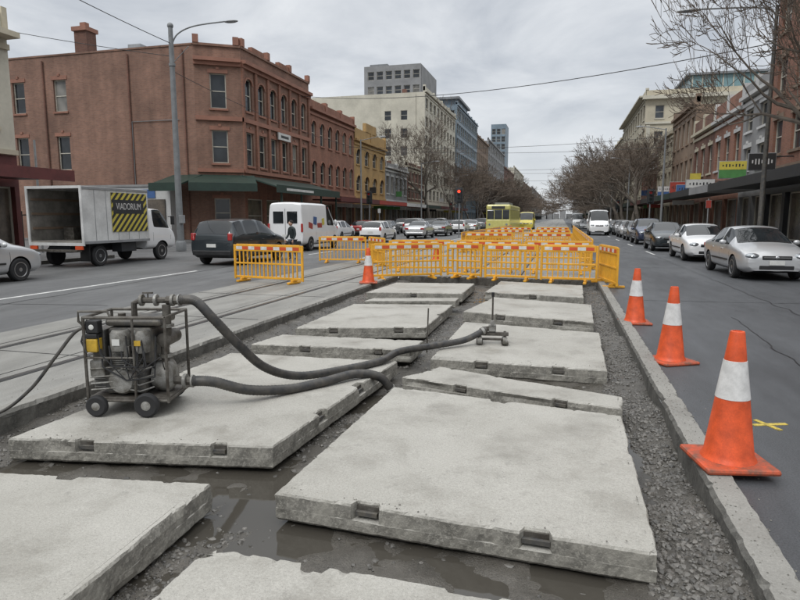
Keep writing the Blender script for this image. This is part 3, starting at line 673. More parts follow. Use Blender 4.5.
wall(T,m_cream2,(-30,99.6),(1,0),(0,-1),6,10,22,[(.6,1.8,12+j*2.9,13.6+j*2.9) for j in range(3)]+[(3.4,4.6,12+j*2.9,13.6+j*2.9) for j in range(3)],part='side_bay',depth=.1)
T.build()
T=Thing('rooftop_tower_block'); wall(T,m_greyr,(-37,112),(1,0),(0,-1),11,0,29.8,[(.7+i*1.75,1.95+i*1.75,24.6+j*2.7,26.1+j*2.7) for i in range(6) for j in range(2)]); T.bx('shaft',m_greyr,-37,-26,112.25,126,0,29.75); T.bx('roof_plant',m_roof,-36.5,-33,114,120,29.8,30.6); T.build()
building('glass_office_tower',-1,131,163,25.5,m_blueg,7,12,depth=14,trim=m_blueg,ww=.8,wh=.7,lint=False,parapet=.6,sidewin=6,awn=False).build()
T=Thing('glass_roof_pavilion'); T.bx('frame',m_blueg,-31,-24,140,155,25.6,28.4); T.bx('slab',m_roof,-31.6,-23.4,139,156,28.4,28.9); T.build()
T=Thing('narrow_glass_tower'); wall(T,m_blueg,(-29.0,250.4),(1,0),(0,-1),6,0,39,[(.4+i*1.9,1.9+i*1.9,5+j*3,7.2+j*3) for i in range(3) for j in range(11)]); T.bx('shaft',m_blueg,-29.0,-23,250.7,262,0,38.95); T.build()
for (a,b_,h,m_,f,n) in ((163,188,23,m_brown,6,9),(188,240,25,m_greyr,7,10),(240,290,21,m_brickd,5,10),(290,360,25,m_cream2,6,12),(360,460,22,m_brown,5,14),(460,700,24,m_greyr,6,18)):
    building('office_building',-1,a,b_,h,m_,f,n,lint=False).build()
building('cream_bank_building',-1,2,21,9.0,m_cream2,1,6,trim=m_cream,parapet=1.0,corn=.7,awnm=m_maroon,gf=4.3,sign=False).build()
T=Thing('fence')
for i in range(26): T.tube('pickets',m_dark,[(-23-i*.45,21.9,.0),(-23-i*.45,21.9,2.0)],.02,5)
T.bx('rails',m_dark,-34.5,-23,21.88,21.92,1.8,1.85); T.bx('rails',m_dark,-34.5,-23,21.88,21.92,.3,.35); T.build()
building('dark_brick_corner_building',1,14,38.6,17.2,m_brick,4,9,trim=m_brown,parapet=1.0,awnm=m_dark,gf=4.2,corn=.6,sign=False).build()
building('grey_shop',1,38.6,44,9.0,m_greyr,2,2,trim=m_white_r,parapet=.9,depth=12,awnm=m_greyr,sign=False).build()
building('brick_shop',1,44,51.5,8.6,m_brick,1,3,trim=m_white_r,parapet=1.3,depth=12,wh=.5).build()
building('brick_shop',1,51.5,59,8.6,m_brickd,1,3,trim=m_cream,parapet=1.2,depth=12,wh=.5).build()
building('dark_terrace',1,59,70,11.5,m_brown,2,5,trim=m_brown,depth=12).build()
building('rendered_terrace',1,70,80,10.5,m_cream,2,4,trim=m_cream,depth=12).build()
building('shop_building',1,80,95,9,m_brickd,1,6,trim=m_white_r).build()
T=building('classical_cream_building',1,95,128,18.8,m_cream,4,10,depth=34,trim=m_cream2,corn=.9,sidewin=9,parapet=1.0,lint=True)
T.bx('side_cornice',m_cream2,XR-.5,XR+34,94.2,95.0,18.4,18.9); T.bx('side_string_course',m_cream2,XR,XR+34,94.8,95.0,15.0,15.3)
T.bx('side_parapet',m_cream,XR,XR+34,94.9,95.2,18.9,19.7)
T.bx('roof_glazing',m_copper,XR+6,XR+32,97,118,18.9,21.8); T.bx('roof_cap',m_roof,XR+5.5,XR+32.5,96.5,118.5,21.8,22.1)
for i in range(20): T.bx('roof_glazing_bars',m_cream2,XR+6.2+i*1.33,XR+6.35+i*1.33,96.9,97.0,19.7,21.8)
for i in range(10): T.bx('side_pilasters',m_cream2,XR+.2+i*3.75,XR+.7+i*3.75,94.85,95.0,4.3,14.9)
T.build()
for (a,b_,h,m_,f,n) in ((128,146,17,m_cream,4,6),(146,180,12,m_brick,3,9),(180,230,15,m_greyr,4,12),(230,300,20,m_cream2,5,14),(300,420,16,m_brown,4,14),(420,700,22,m_greyr,5,18)):
    building('office_building',1,a,b_,h,m_,f,n,lint=False).build()
def shopsign(x,y,z,w,h,mats):
    T=Thing('shop_sign',(x,y,z)); n=len(mats); T.box('cabinet',m_galv,(0,.04,0),(w+.06,.12,h+.06),bevel=.01)
    for i,m_ in enumerate(mats): T.box('panel_%d'%i,m_,(0,-.03,h/2-h*(i+.5)/n),(w,.02,h/n-.01))
    for i in range(7): T.box('lettering',m_dark if mats[0] is not SIGNC[5] else m_refw,(-w*.36+i*w*.12,-.043,h/2-h*.5/n),(w*.05,.006,h/n*(.34 if i%3 else .2)))
    T.tube('bracket',m_dark,[(w/2,.04,h*.3),(11.0-x,.04,h*.3)],.03,6); T.build()
shopsign(9.9,41.2,4.6,1.5,1.0,[SIGNC[3],SIGNC[4]]); shopsign(9.2,46.5,4.05,1.8,.55,[SIGNC[0]]); shopsign(9.4,52,3.95,1.6,.6,[SIGNC[1]]); shopsign(9.6,34.5,4.5,1.2,.8,[SIGNC[5]]); shopsign(9.5,57,4.3,1.2,.9,[SIGNC[2]]); shopsign(9.9,66,4.3,1.4,1.0,[SIGNC[0],SIGNC[1]])
T=Thing('distant_skyline')
for i in range(16): a=-75+i*8; T.bx('blocks',m_greyr,a,a+7,760+U(0,60),860,0,U(6,15))
T.build()
# ------------------------------------------------------------------ poles, wires, signs
T=Thing('tram_wire_pole',(-18.9,27,FZ-.1)); T.tube('pole',m_polegr,[(0,0,0),(0,0,2),(0,0,11.0)],[.18,.165,.11],14); T.lathe('pole_base',m_polegr,[(.26,0),(.26,.4),(.2,.5)],(0,0,0))
T.tube('lamp_arm',m_polegr,spline([(0,0,10.0),(.3,.1,10.6),(1.2,.2,10.95),(2.9,.4,11.1)],8),.035); T.ell('lamp_head',m_galv,(3.1,.42,11.08),(.75,.3,.14)); T.ell('pole_cap',m_polegr,(0,0,11.0),(.3,.3,.3))
T.tube('brackets',m_polegr,[(0,0,9.2),(.9,.1,10.0)],.02); T.lathe('collar',m_polegr,[(.16,0),(.16,.12)],(0,0,9.1)); T.box('cabinet',m_galv,(.2,-.1,1.6),(.2,.25,.4),bevel=.01); T.build()
T=Thing('street_lamp',(7.45,26.4,FZ)); T.tube('pole',m_engd,[(0,0,0),(0,0,9.4)],[.10,.06],12); T.tube('lamp_arm',m_polegr,spline([(0,0,9.0),(-.5,0,9.35),(-2.8,-.1,9.45)],8),.03); T.ell('lamp_head',m_galv,(-3.1,-.1,9.42),(.8,.28,.13)); T.build()
def spole(x,y,h=8.5,arm=-1.6):
    T=Thing('street_lamp',(x,y,FZ)); T.tube('pole',m_polegr,[(0,0,0),(0,0,h)],[.10,.06],8); T.tube('lamp_arm',m_polegr,[(0,0,h-.1),(arm,0,h+.2)],.03,6); T.ell('lamp_head',m_galv,(arm*1.2,0,h+.2),(.7,.25,.12)); T.build()
for y in (52,78,104,135,170,210): spole(7.6,y)
for y in (56,82,110,140,180,220): spole(-18.9,y,9,1.8)
T=Thing('sign_post',(-24.6,24,0)); T.tube('post',m_galv,[(0,0,0),(0,0,5.4)],.05,8); T.build()
W_=Thing('overhead_wires')
def wire(a,b_,sag,r=.014):
    a=Vector(a);b_=Vector(b_); pts=[a.lerp(b_,i/20)-Vector((0,0,sag*4*(i/20)*(1-i/20))) for i in range(21)]; W_.tube('wire',m_black,pts,r,5)
wire((-22.4,50,12.2),(7.5,26.4,8.2),.9,.02); wire((-18.9,27,10.2),(-19.8,6,12.2),.4,.018); wire((-18.9,27,9.6),(-35,21,12.5),.3,.015)
wire((7.5,26.4,9.2),(11.0,17,12.5),.1,.016); wire((7.5,26.4,8.2),(7.6,52,8.2),.3,.014); wire((7.6,52,8.2),(7.6,78,8.2),.3,.014)
wire((-22.4,62,9.2),(7.6,52,8.0),.5,.016); wire((-22.4,88,9),(7.6,78,8),.5,.018); wire((-22.4,110,9),(7.6,104,8),.5,.02); wire((-22.4,140,9),(7.6,135,8),.5,.02)
wire((-18.9,56,8.2),(7.6,52,7.2),.4,.014); wire((-18.9,82,8.2),(7.6,78,7.3),.4,.016); wire((-18.9,27,8.9),(-18.9,56,8.3),.5,.014); wire((-18.9,56,8.3),(-18.9,82,8.3),.5,.014)
W_.build()
def signpost(x,y,items,h=2.6,z=FZ):
    T=Thing('traffic_sign',(x,y,z)); T.tube('post',m_galv,[(0,0,0),(0,0,h)],.03,8)
    for (zz,w,hh,m_) in items: T.box('plate_'+m_.name,m_,(0,-.04,zz),(w,.012,hh)); T.box('plate_edge',m_galv,(0,-.03,zz),(w+.03,.006,hh+.03))
    T.build()
signpost(-20.9,18.0,[(2.9,.35,.75,SIGNC[0])],3.3); signpost(7.6,22,[(2.3,.25,.4,SIGNC[0])],2.6); signpost(7.6,36,[(2.3,.25,.4,SIGNC[2])]); signpost(9.6,24.6,[(2.9,.7,.9,SIGNC[5]),(2.1,.5,.4,SIGNC[0])],3.5)
signpost(-18.9,62,[(2.3,.3,.45,SIGNC[0])]); signpost(-18.9,45,[(2.3,.3,.45,SIGNC[3])])
mr,nt_,b_,v_=base('traffic_light_red_lit'); nt_.links.new(ramp(nt_,noi(nt_,v_,20,2),.3,.7,(.8,.02,.01,1),(.9,.05,.02,1)),b_.inputs['Base Color']); b_.inputs['Emission Color'].default_value=(1,.05,.02,1); b_.inputs['Emission Strength'].default_value=2.5
def tlight(x,y,red=False):
    T=Thing('traffic_light',(x,y,FZ if abs(x)>9 else 0)); T.tube('post',m_polegr,[(0,0,0),(0,0,4.2)],.06,8); T.box('housing',m_dark,(0,-.15,3.6),(.36,.2,1.05),bevel=.02); T.box('backboard',m_dark,(0,-.06,3.6),(.6,.02,1.3))
    for i,m_ in enumerate((mr if red else m_tail,m_dark,m_green)):
        T.lathe('lens_%d'%i,m_,[(.11,-.27),(.12,-.26),(.12,-.24)],(0,0,3.92-i*.32),'Y',k=14); T.box('visors',m_dark,(0,-.33,4.05-i*.32),(.26,.2,.015))
    T.build()
tlight(-8.55,51.5,True); tlight(-18.7,58); tlight(-18.7,104); tlight(7.5,58); tlight(7.6,92)
for (x,y) in ((-18.9,46),(8.0,33),(8.0,46),(-19,70)):
    T=Thing('litter_bin',(x,y,FZ)); T.lathe('bin',m_green,[(.22,0),(.26,.05),(.28,.9)],(0,0,0)); T.lathe('lid',m_dark,[(.3,.9),(.3,.96),(.15,1.1)],(0,0,0)); T.build()
# ------------------------------------------------------------------ vehicles
KIND={
'sedan':dict(W=.87,wh=(-1.33,1.33),wr=.315,st=[(-2.24,.84,.42,.72,.60,.76,.78),(-2.18,.94,.28,.90,.70,.94,.96),(-1.85,.98,.22,.95,.71,1.0,1.03),(-1.45,1,.2,.96,.70,1.03,1.07),(-1.15,1,.2,.96,.64,1.24,1.28),(-.85,1,.2,.95,.60,1.37,1.41),(-.77,1,.2,.95,.60,1.39,1.43),(-.06,1,.2,.94,.61,1.43,1.47),(.02,1,.2,.94,.61,1.43,1.47),(.42,1,.2,.93,.60,1.37,1.42),(.80,1,.2,.92,.655,1.18,1.23),(1.18,1,.2,.91,.71,.97,1.01),(1.75,.98,.2,.84,.70,.88,.93),(2.08,.92,.22,.74,.62,.78,.81),(2.24,.80,.28,.60,.52,.64,.66)],
  side=[(-1.15,-.85),(-.77,-.06),(.02,.80)],top=[(-1.45,-.85),(.42,1.18)],doors=(-1.0,-.02,.98)),
'hatch':dict(W=.86,wh=(-1.25,1.3),wr=.31,st=[(-2.0,.86,.42,.78,.62,.84,.86),(-1.95,.95,.28,.95,.70,1.0,1.02),(-1.78,.98,.22,.97,.66,1.2,1.23),(-1.5,1,.2,.97,.62,1.38,1.42),(-1.15,1,.2,.96,.62,1.42,1.46),(-1.07,1,.2,.96,.62,1.42,1.46),(-.12,1,.2,.95,.62,1.46,1.5),(-.04,1,.2,.95,.62,1.46,1.5),(.42,1,.2,.94,.60,1.40,1.45),(.82,1,.2,.93,.66,1.2,1.24),(1.2,1,.2,.92,.71,.99,1.03),(1.7,.98,.2,.86,.70,.9,.95),(2.0,.92,.22,.76,.62,.80,.83),(2.15,.80,.28,.62,.52,.66,.68)],
  side=[(-1.5,-1.15),(-1.07,-.12),(-.04,.82)],top=[(-1.95,-1.5),(.42,1.2)],doors=(-1.05,-.08,1.0)),
'suv':dict(W=.90,wh=(-1.32,1.32),wr=.345,st=[(-2.2,.88,.45,.85,.66,.9,.92),(-2.15,.96,.32,1.03,.72,1.08,1.1),(-2.03,.99,.27,1.06,.70,1.3,1.32),(-1.85,1,.26,1.07,.66,1.55,1.6),(-1.32,1,.25,1.07,.66,1.62,1.66),(-1.22,1,.25,1.07,.66,1.62,1.66),(-.26,1,.25,1.06,.66,1.63,1.68),(-.16,1,.25,1.06,.66,1.63,1.68),(.42,1,.25,1.05,.64,1.56,1.61),(.80,1,.25,1.04,.69,1.34,1.38),(1.15,1,.25,1.03,.74,1.11,1.15),(1.75,.98,.25,.96,.74,1.0,1.05),(2.05,.93,.27,.84,.64,.9,.93),(2.2,.84,.34,.68,.56,.72,.74)],
  side=[(-1.85,-1.32),(-1.22,-.26),(-.16,.80)],top=[(-2.15,-1.85),(.42,1.15)],doors=(-1.15,-.21,1.0)),
'van':dict(W=.98,wh=(-1.6,1.75),wr=.35,st=[(-2.6,.97,.42,1.25,.83,2.36,2.4),(-2.55,1,.34,1.27,.86,2.42,2.47),(-2.4,1,.3,1.27,.87,2.43,2.49),(.55,1,.3,1.27,.87,2.43,2.49),(.65,1,.3,1.27,.87,2.42,2.49),(1.2,1,.3,1.27,.84,2.3,2.4),(1.65,1,.3,1.26,.83,1.88,1.97),(2.1,.99,.3,1.2,.80,1.38,1.43),(2.45,.96,.3,1.05,.74,1.14,1.18),(2.65,.88,.34,.8,.62,.85,.88)],
  side=[(.65,1.65)],top=[(1.2,2.1)],doors=(-.9,.55,1.65)),
'cab':dict(W=.98,wh=(.05,),wr=.37,st=[(-.9,.97,.5,1.3,.84,2.0,2.06),(-.85,1,.45,1.32,.86,2.05,2.1),(-.55,1,.45,1.32,.86,2.05,2.12),(-.45,1,.45,1.32,.86,2.05,2.12),(.15,1,.45,1.3,.84,2.02,2.09),(.55,1,.45,1.27,.84,1.6,1.66),(.8,.99,.45,1.18,.82,1.25,1.3),(.95,.96,.45,1.0,.76,1.05,1.08),(1.02,.9,.5,.8,.7,.84,.86)],
  side=[(-.45,.55)],top=[(.15,.8)],doors=(-.5,.6)),
}
CM={}
def carmesh(kind):
    if kind in CM: return CM[kind]
    K=KIND[kind]; W=K['W']; st=K['st']; bm=bmesh.new(); cl=bm.edges.layers.float.new('crease_edge'); rings=[]
    for (y,w,zb,be,wt,ze,zt) in st:
        w=w*W; half=[(0,zb),(.78*w,zb),(.965*w,zb+.10),(1.0*w,zb+.10+(be-zb-.1)*.55),(.965*w,be),(wt,ze),(.55*wt,zt),(0,zt+.008)]
        full=half+[(-x,z) for x,z in half[-2:0:-1]]
        rings.append([bm.verts.new((x,y,z)) for x,z in full])
    n=len(rings[0])
    def inr(v,lst): return any(a-1e-4<=v<=b_+1e-4 for a,b_ in lst)
    for i in range(len(rings)-1):
        ym=(st[i][0]+st[i+1][0])/2
        for j in range(n):
            f=bm.faces.new((rings[i][j],rings[i][(j+1)%n],rings[i+1][(j+1)%n],rings[i+1][j])); f.smooth=True
            jj=j if j<7 else 13-j
            f.material_index=1 if ((jj==4 and inr(ym,K['side'])) or (jj in(5,6) and inr(ym,K['top']))) else (2 if jj==0 else 0)
    bm.faces.new(rings[0][::-1]).smooth=True; bm.faces.new(rings[-1]).smooth=True
    bmesh.ops.recalc_face_normals(bm,faces=bm.faces)
    for e in bm.edges:
        mi={f.material_index for f in e.link_faces}
        if len(mi)>1: e[cl]=.75
    for i in range(len(rings)-1):
        for j in (4,5,9,10,2,12):
            e=bm.edges.get((rings[i][j],rings[i+1][j]))
            if e and e[cl]<.4: e[cl]=.4
    for r in (rings[0],rings[-1]):
        for j in range(n):
            e=bm.edges.get((r[j],r[(j+1)%n])); e[cl]=.5
    me=bpy.data.meshes.new('body'); bm.to_mesh(me); bm.free()
    for m_ in (P['silver'],m_carglass,m_black): me.materials.append(m_)
    ob=bpy.data.objects.new('tmp',me); COL.objects.link(ob); s_=ob.modifiers.new('s','SUBSURF'); s_.levels=2; s_.render_levels=2
    cb=bmesh.new()
    for y in K['wh']:
        for sx in (-1,1): 
            bmesh.ops.create_cone(cb,cap_ends=True,segments=32,radius1=K['wr']+.055,radius2=K['wr']+.055,depth=.5,matrix=Matrix.Translation((sx*(W),y,K['wr']))@Matrix.Rotation(math.pi/2,4,'Y'))
    cme=bpy.data.meshes.new('c'); cb.to_mesh(cme); cb.free()
    for m_ in (P['silver'],m_carglass,m_black): cme.materials.append(m_)
    for p in cme.polygons: p.material_index=2
    db=bmesh.new()
    for y in K.get('doors',()):
        zt=next(s2[3] for s2 in st if s2[0]>=y)-.02
        for sx in (-1,1): bmesh.ops.create_cube(db,size=1,matrix=Matrix.Translation((sx*(W+.02),y,(.34+zt)/2))@Matrix.Diagonal((.075,.012,zt-.34,1)))
    dme=bpy.data.meshes.new('d'); db.to_mesh(dme); db.free()
    for m_ in (P['silver'],m_carglass,m_black): dme.materials.append(m_)
    for p in dme.polygons: p.material_index=2
    cos=[]
    for q in (cme,dme):
        co=bpy.data.objects.new('cut',q); COL.objects.link(co); cos.append(co)
        bo=ob.modifiers.new('b','BOOLEAN'); bo.object=co; bo.operation='DIFFERENCE'; bo.solver='EXACT'
    dg=bpy.context.evaluated_depsgraph_get(); dg.update(); out=bpy.data.meshes.new_from_object(ob.evaluated_get(dg))
    bpy.data.objects.remove(ob)
    for co in cos: bpy.data.objects.remove(co)
    try: out.set_sharp_from_angle(angle=math.radians(38))
    except Exception: pass
    CM[kind]=out; return out
def bodyobj(kind,pm,loc=(0,0,0)):
    me=carmesh(kind).copy(); me.materials[0]=pm
    o=bpy.data.objects.new('body',me); COL.objects.link(o); o.location=loc; return o
def wheel(T,x,y,r,sx):
    w=.1
    T.lathe('tyres',m_tyre,[(r*.62,-w*.9),(r*.9,-w),(r,-w*.7),(r,w*.7),(r*.9,w),(r*.62,w*.9)],(x,y,r),'X',k=28)
    T.lathe('rim_back',m_dark,[(r*.63,-.05),(r*.63,.05)],(x,y,r),'X',k=20)
    xo=x+sx*.075
    T.lathe('rims',m_rim,[(r*.55,-.02),(r*.66,-.02),(r*.66,.022),(r*.6,.022),(r*.55,-.0)],(xo,y,r),'X',k=28)
    T.lathe('rims',m_rim,[(r*.17,-.02),(r*.17,.015),(r*.1,.02)],(xo,y,r),'X',k=14)
    for i in range(6):
        a=i*math.pi/3+.2; T.box('rims',m_rim,(xo,y+math.cos(a)*r*.36,r+math.sin(a)*r*.36),(.025,r*.55,r*.13),rx=a)
def car(name,kind,col,x,y,head=0,z=0):
    K=KIND[kind]; W=K['W']; st=K['st']; T=Thing(name,(x,y,z),head); pm=P[col] if isinstance(col,str) else col
    T.kids.append(bodyobj(kind,pm))
    for yy in K['wh']:
        for sx in (-1,1): wheel(T,sx*(W-.11),yy,K['wr'],sx)
    yf=st[-1][0]; yr=st[0][0]; zf=st[-2][3]; zr=st[1][3]
    for sx in (-1,1):
        T.ell('headlamps',m_lamp,(sx*W*.66,yf-.13,zf-.07),(.36,.34,.17),rz=-sx*.45)
        T.ell('fog_lamps',m_lamp,(sx*W*.62,yf-.055,.36),(.14,.08,.08))
        if kind=='van': T.box('tail_lamps',m_tail,(sx*W*.93,yr+.0,1.2),(.1,.08,.42),bevel=.01)
        elif kind in('suv','hatch'): T.box('tail_lamps',m_tail,(sx*W*.80,yr+.10,zr+.0),(.16,.24,.26),rz=sx*.25,bevel=.03)
        else: T.box('tail_lamps',m_tail,(sx*W*.74,yr+.05,zr-.08),(.3,.16,.14),rz=sx*.25,bevel=.03)
        ym=next(b_ for a,b_ in K['side'][-1:])-.08
        T.ell('mirrors',pm,(sx*(W+.10),ym,1.0 if kind not in('van',) else 1.45),(.2,.12,.14 if kind!='van' else .3)); T.box('mirror_arms',m_black,(sx*(W+.0),ym,.96 if kind!='van' else 1.38),(.14,.05,.03))
        for yd in K['doors'][:2]:
            if kind!='van': T.box('door_handles',pm,(sx*(W*.985),yd+.2,.80 if kind!='suv' else .9),(.03,.16,.03),bevel=.006)
        T.box('side_trim',m_black,(sx*(W+.0),0,.50),(.03,1.7,.05),bevel=.008)
    T.box('grille',m_black,(0,yf-.035,zf-.11),(.72,.10,.11),bevel=.02); T.box('grille_bar',m_chrome,(0,yf+.012,zf-.10),(.66,.02,.018)); T.ell('badge',m_chrome,(0,yf+.022,zf-.10),(.11,.02,.08))
    T.box('lower_intake',m_black,(0,yf-.045,.37),(.85,.10,.12),bevel=.02); T.box('number_plate',m_plate,(0,yf+.02,.50),(.37,.015,.12))
    T.box('rear_plate',m_plate,(0,yr-.008,.72 if kind!='van' else .8),(.37,.015,.12)); T.box('rear_bumper',m_black if kind!='sedan' else pm,(0,yr+.05,.46),(W*1.7,.14,.18),bevel=.03)
    if kind=='van':
        for sx in (-1,1): T.box('rear_windows',m_carglass,(sx*.38,yr-.003,1.72),(.56,.03,.6),bevel=.01)
        T.box('door_gap',m_black,(0,yr-.002,1.3),(.015,.02,1.7))
        if name=='delivery_van' and col=='vanwhite':
            for i,(yy,zz,w,h,c) in enumerate(((-1.6,1.5,.5,.3,2),(-1.0,1.75,.4,.4,1),(-.4,1.5,.6,.25,2),(.1,1.7,.3,.35,3),(-1.3,1.05,.8,.2,5))):
                T.box('stickers_%d'%i,SIGNC[c],(W*.968,yy,zz-.2),(.02,w,h),rx=.1*(i-2))
    T.build()
car('parked_car','sedan','silver',5.55,20.35,math.pi+.02); car('parked_car','sedan','white',5.55,27.6,math.pi); car('parked_car','hatch','dark',5.35,35.0,math.pi)
car('parked_car','suv','blue',5.5,43,math.pi); car('parked_car','hatch','grey',5.6,50,math.pi); car('parked_car','sedan','silver',5.7,57,math.pi)
for i in range(8): car('parked_car',random.choice(('sedan','hatch','suv')),random.choice(('silver','white','grey','dark','red')),5.8,64+i*7,math.pi)
car('delivery_van','van','white',3.5,64,math.pi); car('moving_car','sedan','grey',3.0,84,math.pi); car('delivery_van','van','silver',2.6,110,math.pi)
car('moving_car','hatch','silver',-14.95,11.7,0); car('moving_car','suv','dark',-12.0,21.1,0); car('delivery_van','van','vanwhite',-13.5,30.6,0)
car('moving_car','hatch','white',-12.7,41.5,0); car('moving_car','sedan','silver',-11.6,50,0); car('moving_car','sedan','grey',-11.2,57,0); car('moving_car','hatch','white',-10.6,64.5,0)
car('moving_car','sedan','silver',-10.4,72,0); car('moving_car','suv','grey',-10.3,81,0); car('moving_car','sedan','dark',-10.2,91,0)
for i in range(8): car('parked_car',random.choice(('sedan','hatch','suv')),random.choice(('silver','white','grey','dark','red','blue')),-17.2,45+i*7.2,0)
for i in range(6): car('moving_car',random.choice(('sedan','hatch','suv')),random.choice(('silver','white','grey','dark')),-13.6,57+i*8.5,0)
# box truck
T=Thing('box_truck',(-16.8,0,0)); w=1.15; y0,y1=17.0,20.35; zb,zt=.85,2.72
T.bx('box_side',m_truckw,w-.05,w,y0,y1,zb,zt); T.bx('box_side',m_truckw,-w,-w+.05,y0,y1,zb,zt); T.bx('box_front',m_trackint,-w+.051,w-.051,y1-.06,y1,zb,zt); T.bx('box_roof',m_truckw,-w,w,y0,y1,zt+.001,zt+.05)
T.bx('box_floor',m_trackint,-w+.051,w-.051,y0,y1-.061,zb,zb+.05)
T.bx('inner_lining',m_trackint,-w+.0505,-w+.056,y0+.02,y1-.07,zb+.06,zt-.04)
for zz in (1.3,1.8,2.3): T.bx('lining_rails',m_brown,-w+.057,-w+.085,y0+.1,y1-.1,zz,zz+.08)
for a in (-w-.02,w-.07): T.bx('rear_frame',m_truckw,a,a+.09,y0-.04,y0-.002,zb-.1,zt+.06)
T.bx('rear_frame',m_truckw,-w+.07,w-.07,y0-.04,y0-.002,zt-.03,zt+.06); T.bx('rear_frame',m_truckw,-w+.07,w-.07,y0-.04,y0-.002,zb-.1,zb)
T.bx('corner_rails',m_galv,w+.001,w+.02,y0,y1,zb-.04,zb+.05); T.bx('corner_rails',m_galv,w+.001,w+.02,y0,y1,zt-.05,zt+.03)
T.bx('chassis',m_dark,-.45,.45,y0+.1,y1+1.4,.5,.84); T.bx('tail_lift',m_metal,-w+.1,w-.1,y0-.25,y0-.05,.55,.62); T.bx('rear_bar',m_red,-w+.05,-w+.35,y0-.06,y0,.62,.74); T.bx('rear_bar',m_red,w-.35,w-.05,y0-.06,y0,.62,.74)
T.bx('under_box',m_dark,.6,1.05,y0+1.9,y0+2.7,.45,.8,bevel=.02); T.bx('mudflap',m_black,.7,1.1,y0+.25,y0+.27,.2,.8)
for i,(a,c) in enumerate(((-.6,.0),(-.1,.02),(.45,.0))): T.bx('cargo_%d'%i,random.choice((m_brown,m_dark,m_metal)),a-.25,a+.2,y0+1.2+i*.3,y0+1.9+i*.3,zb+.052,zb+.5+.2*i)
for i in range(1,6): T.bx('panel_seams',m_galv,w+.0005,w+.006,y0+i*.55,y0+i*.55+.02,zb+.06,zt-.06)
px,pz0,pz1,pa,pb=w+.012,1.2,2.6,y0+1.35,y1-.1
T.bx('hazard_panel',SIGNC[3],px,px+.01,pa,pb,pz0,pz1)
stp=.28
cc=pa-(pz1-pz0)
def clip(poly):
    for ax,lim,sg in ((0,pa,1),(0,pb,-1),(1,pz0,1),(1,pz1,-1)):
        out=[]
        for i in range(len(poly)):
            p,q=poly[i],poly[(i+1)%len(poly)]; ip=(p[ax]-lim)*sg>=0; iq=(q[ax]-lim)*sg>=0
            if ip: out.append(p)
            if ip!=iq:
                s_=(lim-p[ax])/(q[ax]-p[ax]); out.append((p[0]+(q[0]-p[0])*s_,p[1]+(q[1]-p[1])*s_))
        poly=out
        if not poly: return []
    return poly
while cc<pb+.1:
    pl=clip([(cc,pz0),(cc+stp*.5,pz0),(cc+stp*.5+(pz1-pz0),pz1),(cc+(pz1-pz0),pz1)])
    if len(pl)>2: T.add('hazard_stripes',m_dark,[(px+.013,a,b_) for a,b_ in pl],[tuple(range(len(pl)))])
    cc+=stp
T.bx('name_panel',m_dark,px+.014,px+.02,pa+.08,pb-.2,1.85,2.35)
for yy in (y0+.85,): 
    for sx in (-1,1): wheel(T,sx*.92,yy,.37,sx)
for sx in (-1,1): wheel(T,sx*.86,y1+1.0,.37,sx)
o=bodyobj('cab',P['vanwhite'],(0,y1+.95,0)); o.scale=(1.03,1,1); T.kids.append(o)
T.box('mirror_arm',m_black,(1.12,y1+1.4,1.75),(.2,.03,.03)); T.box('mirror',m_black,(1.22,y1+1.4,1.6),(.16,.06,.36),bevel=.02)
for sx in (-1,1): T.box('headlamps',m_lamp,(sx*.7,y1+1.93,.85),(.3,.1,.16),bevel=.02)
cu=bpy.data.curves.new('lettering','FONT'); cu.body='VIADORIUM'; cu.size=.34; cu.align_x='CENTER'; cu.materials.append(m_refw); to=bpy.data.objects.new('lettering',cu); COL.objects.link(to)
to.location=(px+.024,(pa+pb)/2-.06,2.0); to.rotation_euler=(math.pi/2,0,math.pi/2); to.scale=(.72,1,1); T.kids.append(to)
T.build()
# tram
T=Thing('tram',(-6.6,65,0)); my=M('tram_yellow',(.60,.56,.18),.4,coat=.4); mg=M('tram_green',(.05,.17,.08),.4,coat=.4)
T.bx('body_lower',my,-1.3,1.3,0,15,.45,1.55,bevel=.12); T.bx('skirt',mg,-1.27,1.27,.1,14.9,.25,.62,bevel=.03); T.bx('window_band',m_carglass,-1.24,1.24,.03,14.9,1.5,2.55,bevel=.1)
T.bx('roof',my,-1.28,1.28,0,15,2.5,3.1,bevel=.18); T.bx('destination_box',m_dark,-.7,.7,-.03,.1,2.65,2.93)
for i in range(12): T.bx('window_pillars',my,1.235,1.29,.5+i*1.25,.65+i*1.25,1.5,2.55); T.bx('window_pillars',my,-1.29,-1.235,.5+i*1.25,.65+i*1.25,1.5,2.55)
for x in (-1.24,-.45,.42,1.18): T.bx('front_pillars',my,x,x+.06,-.01,.05,1.5,2.55)
for x in (-.9,.9): T.lathe('headlamps',m_lamp,[(.1,-.03),(.12,.0)],(x,0,1.0),'Y',k=12)
T.bx('coupler',m_dark,-.4,.4,-.3,.1,.35,.6); T.bx('roof_gear',m_roof,-.8,.8,4,9,3.1,3.4)
T.build()
car('works_van','van',M('works_yellow',(.6,.5,.06),.4,coat=.5),-4.6,84,math.pi)
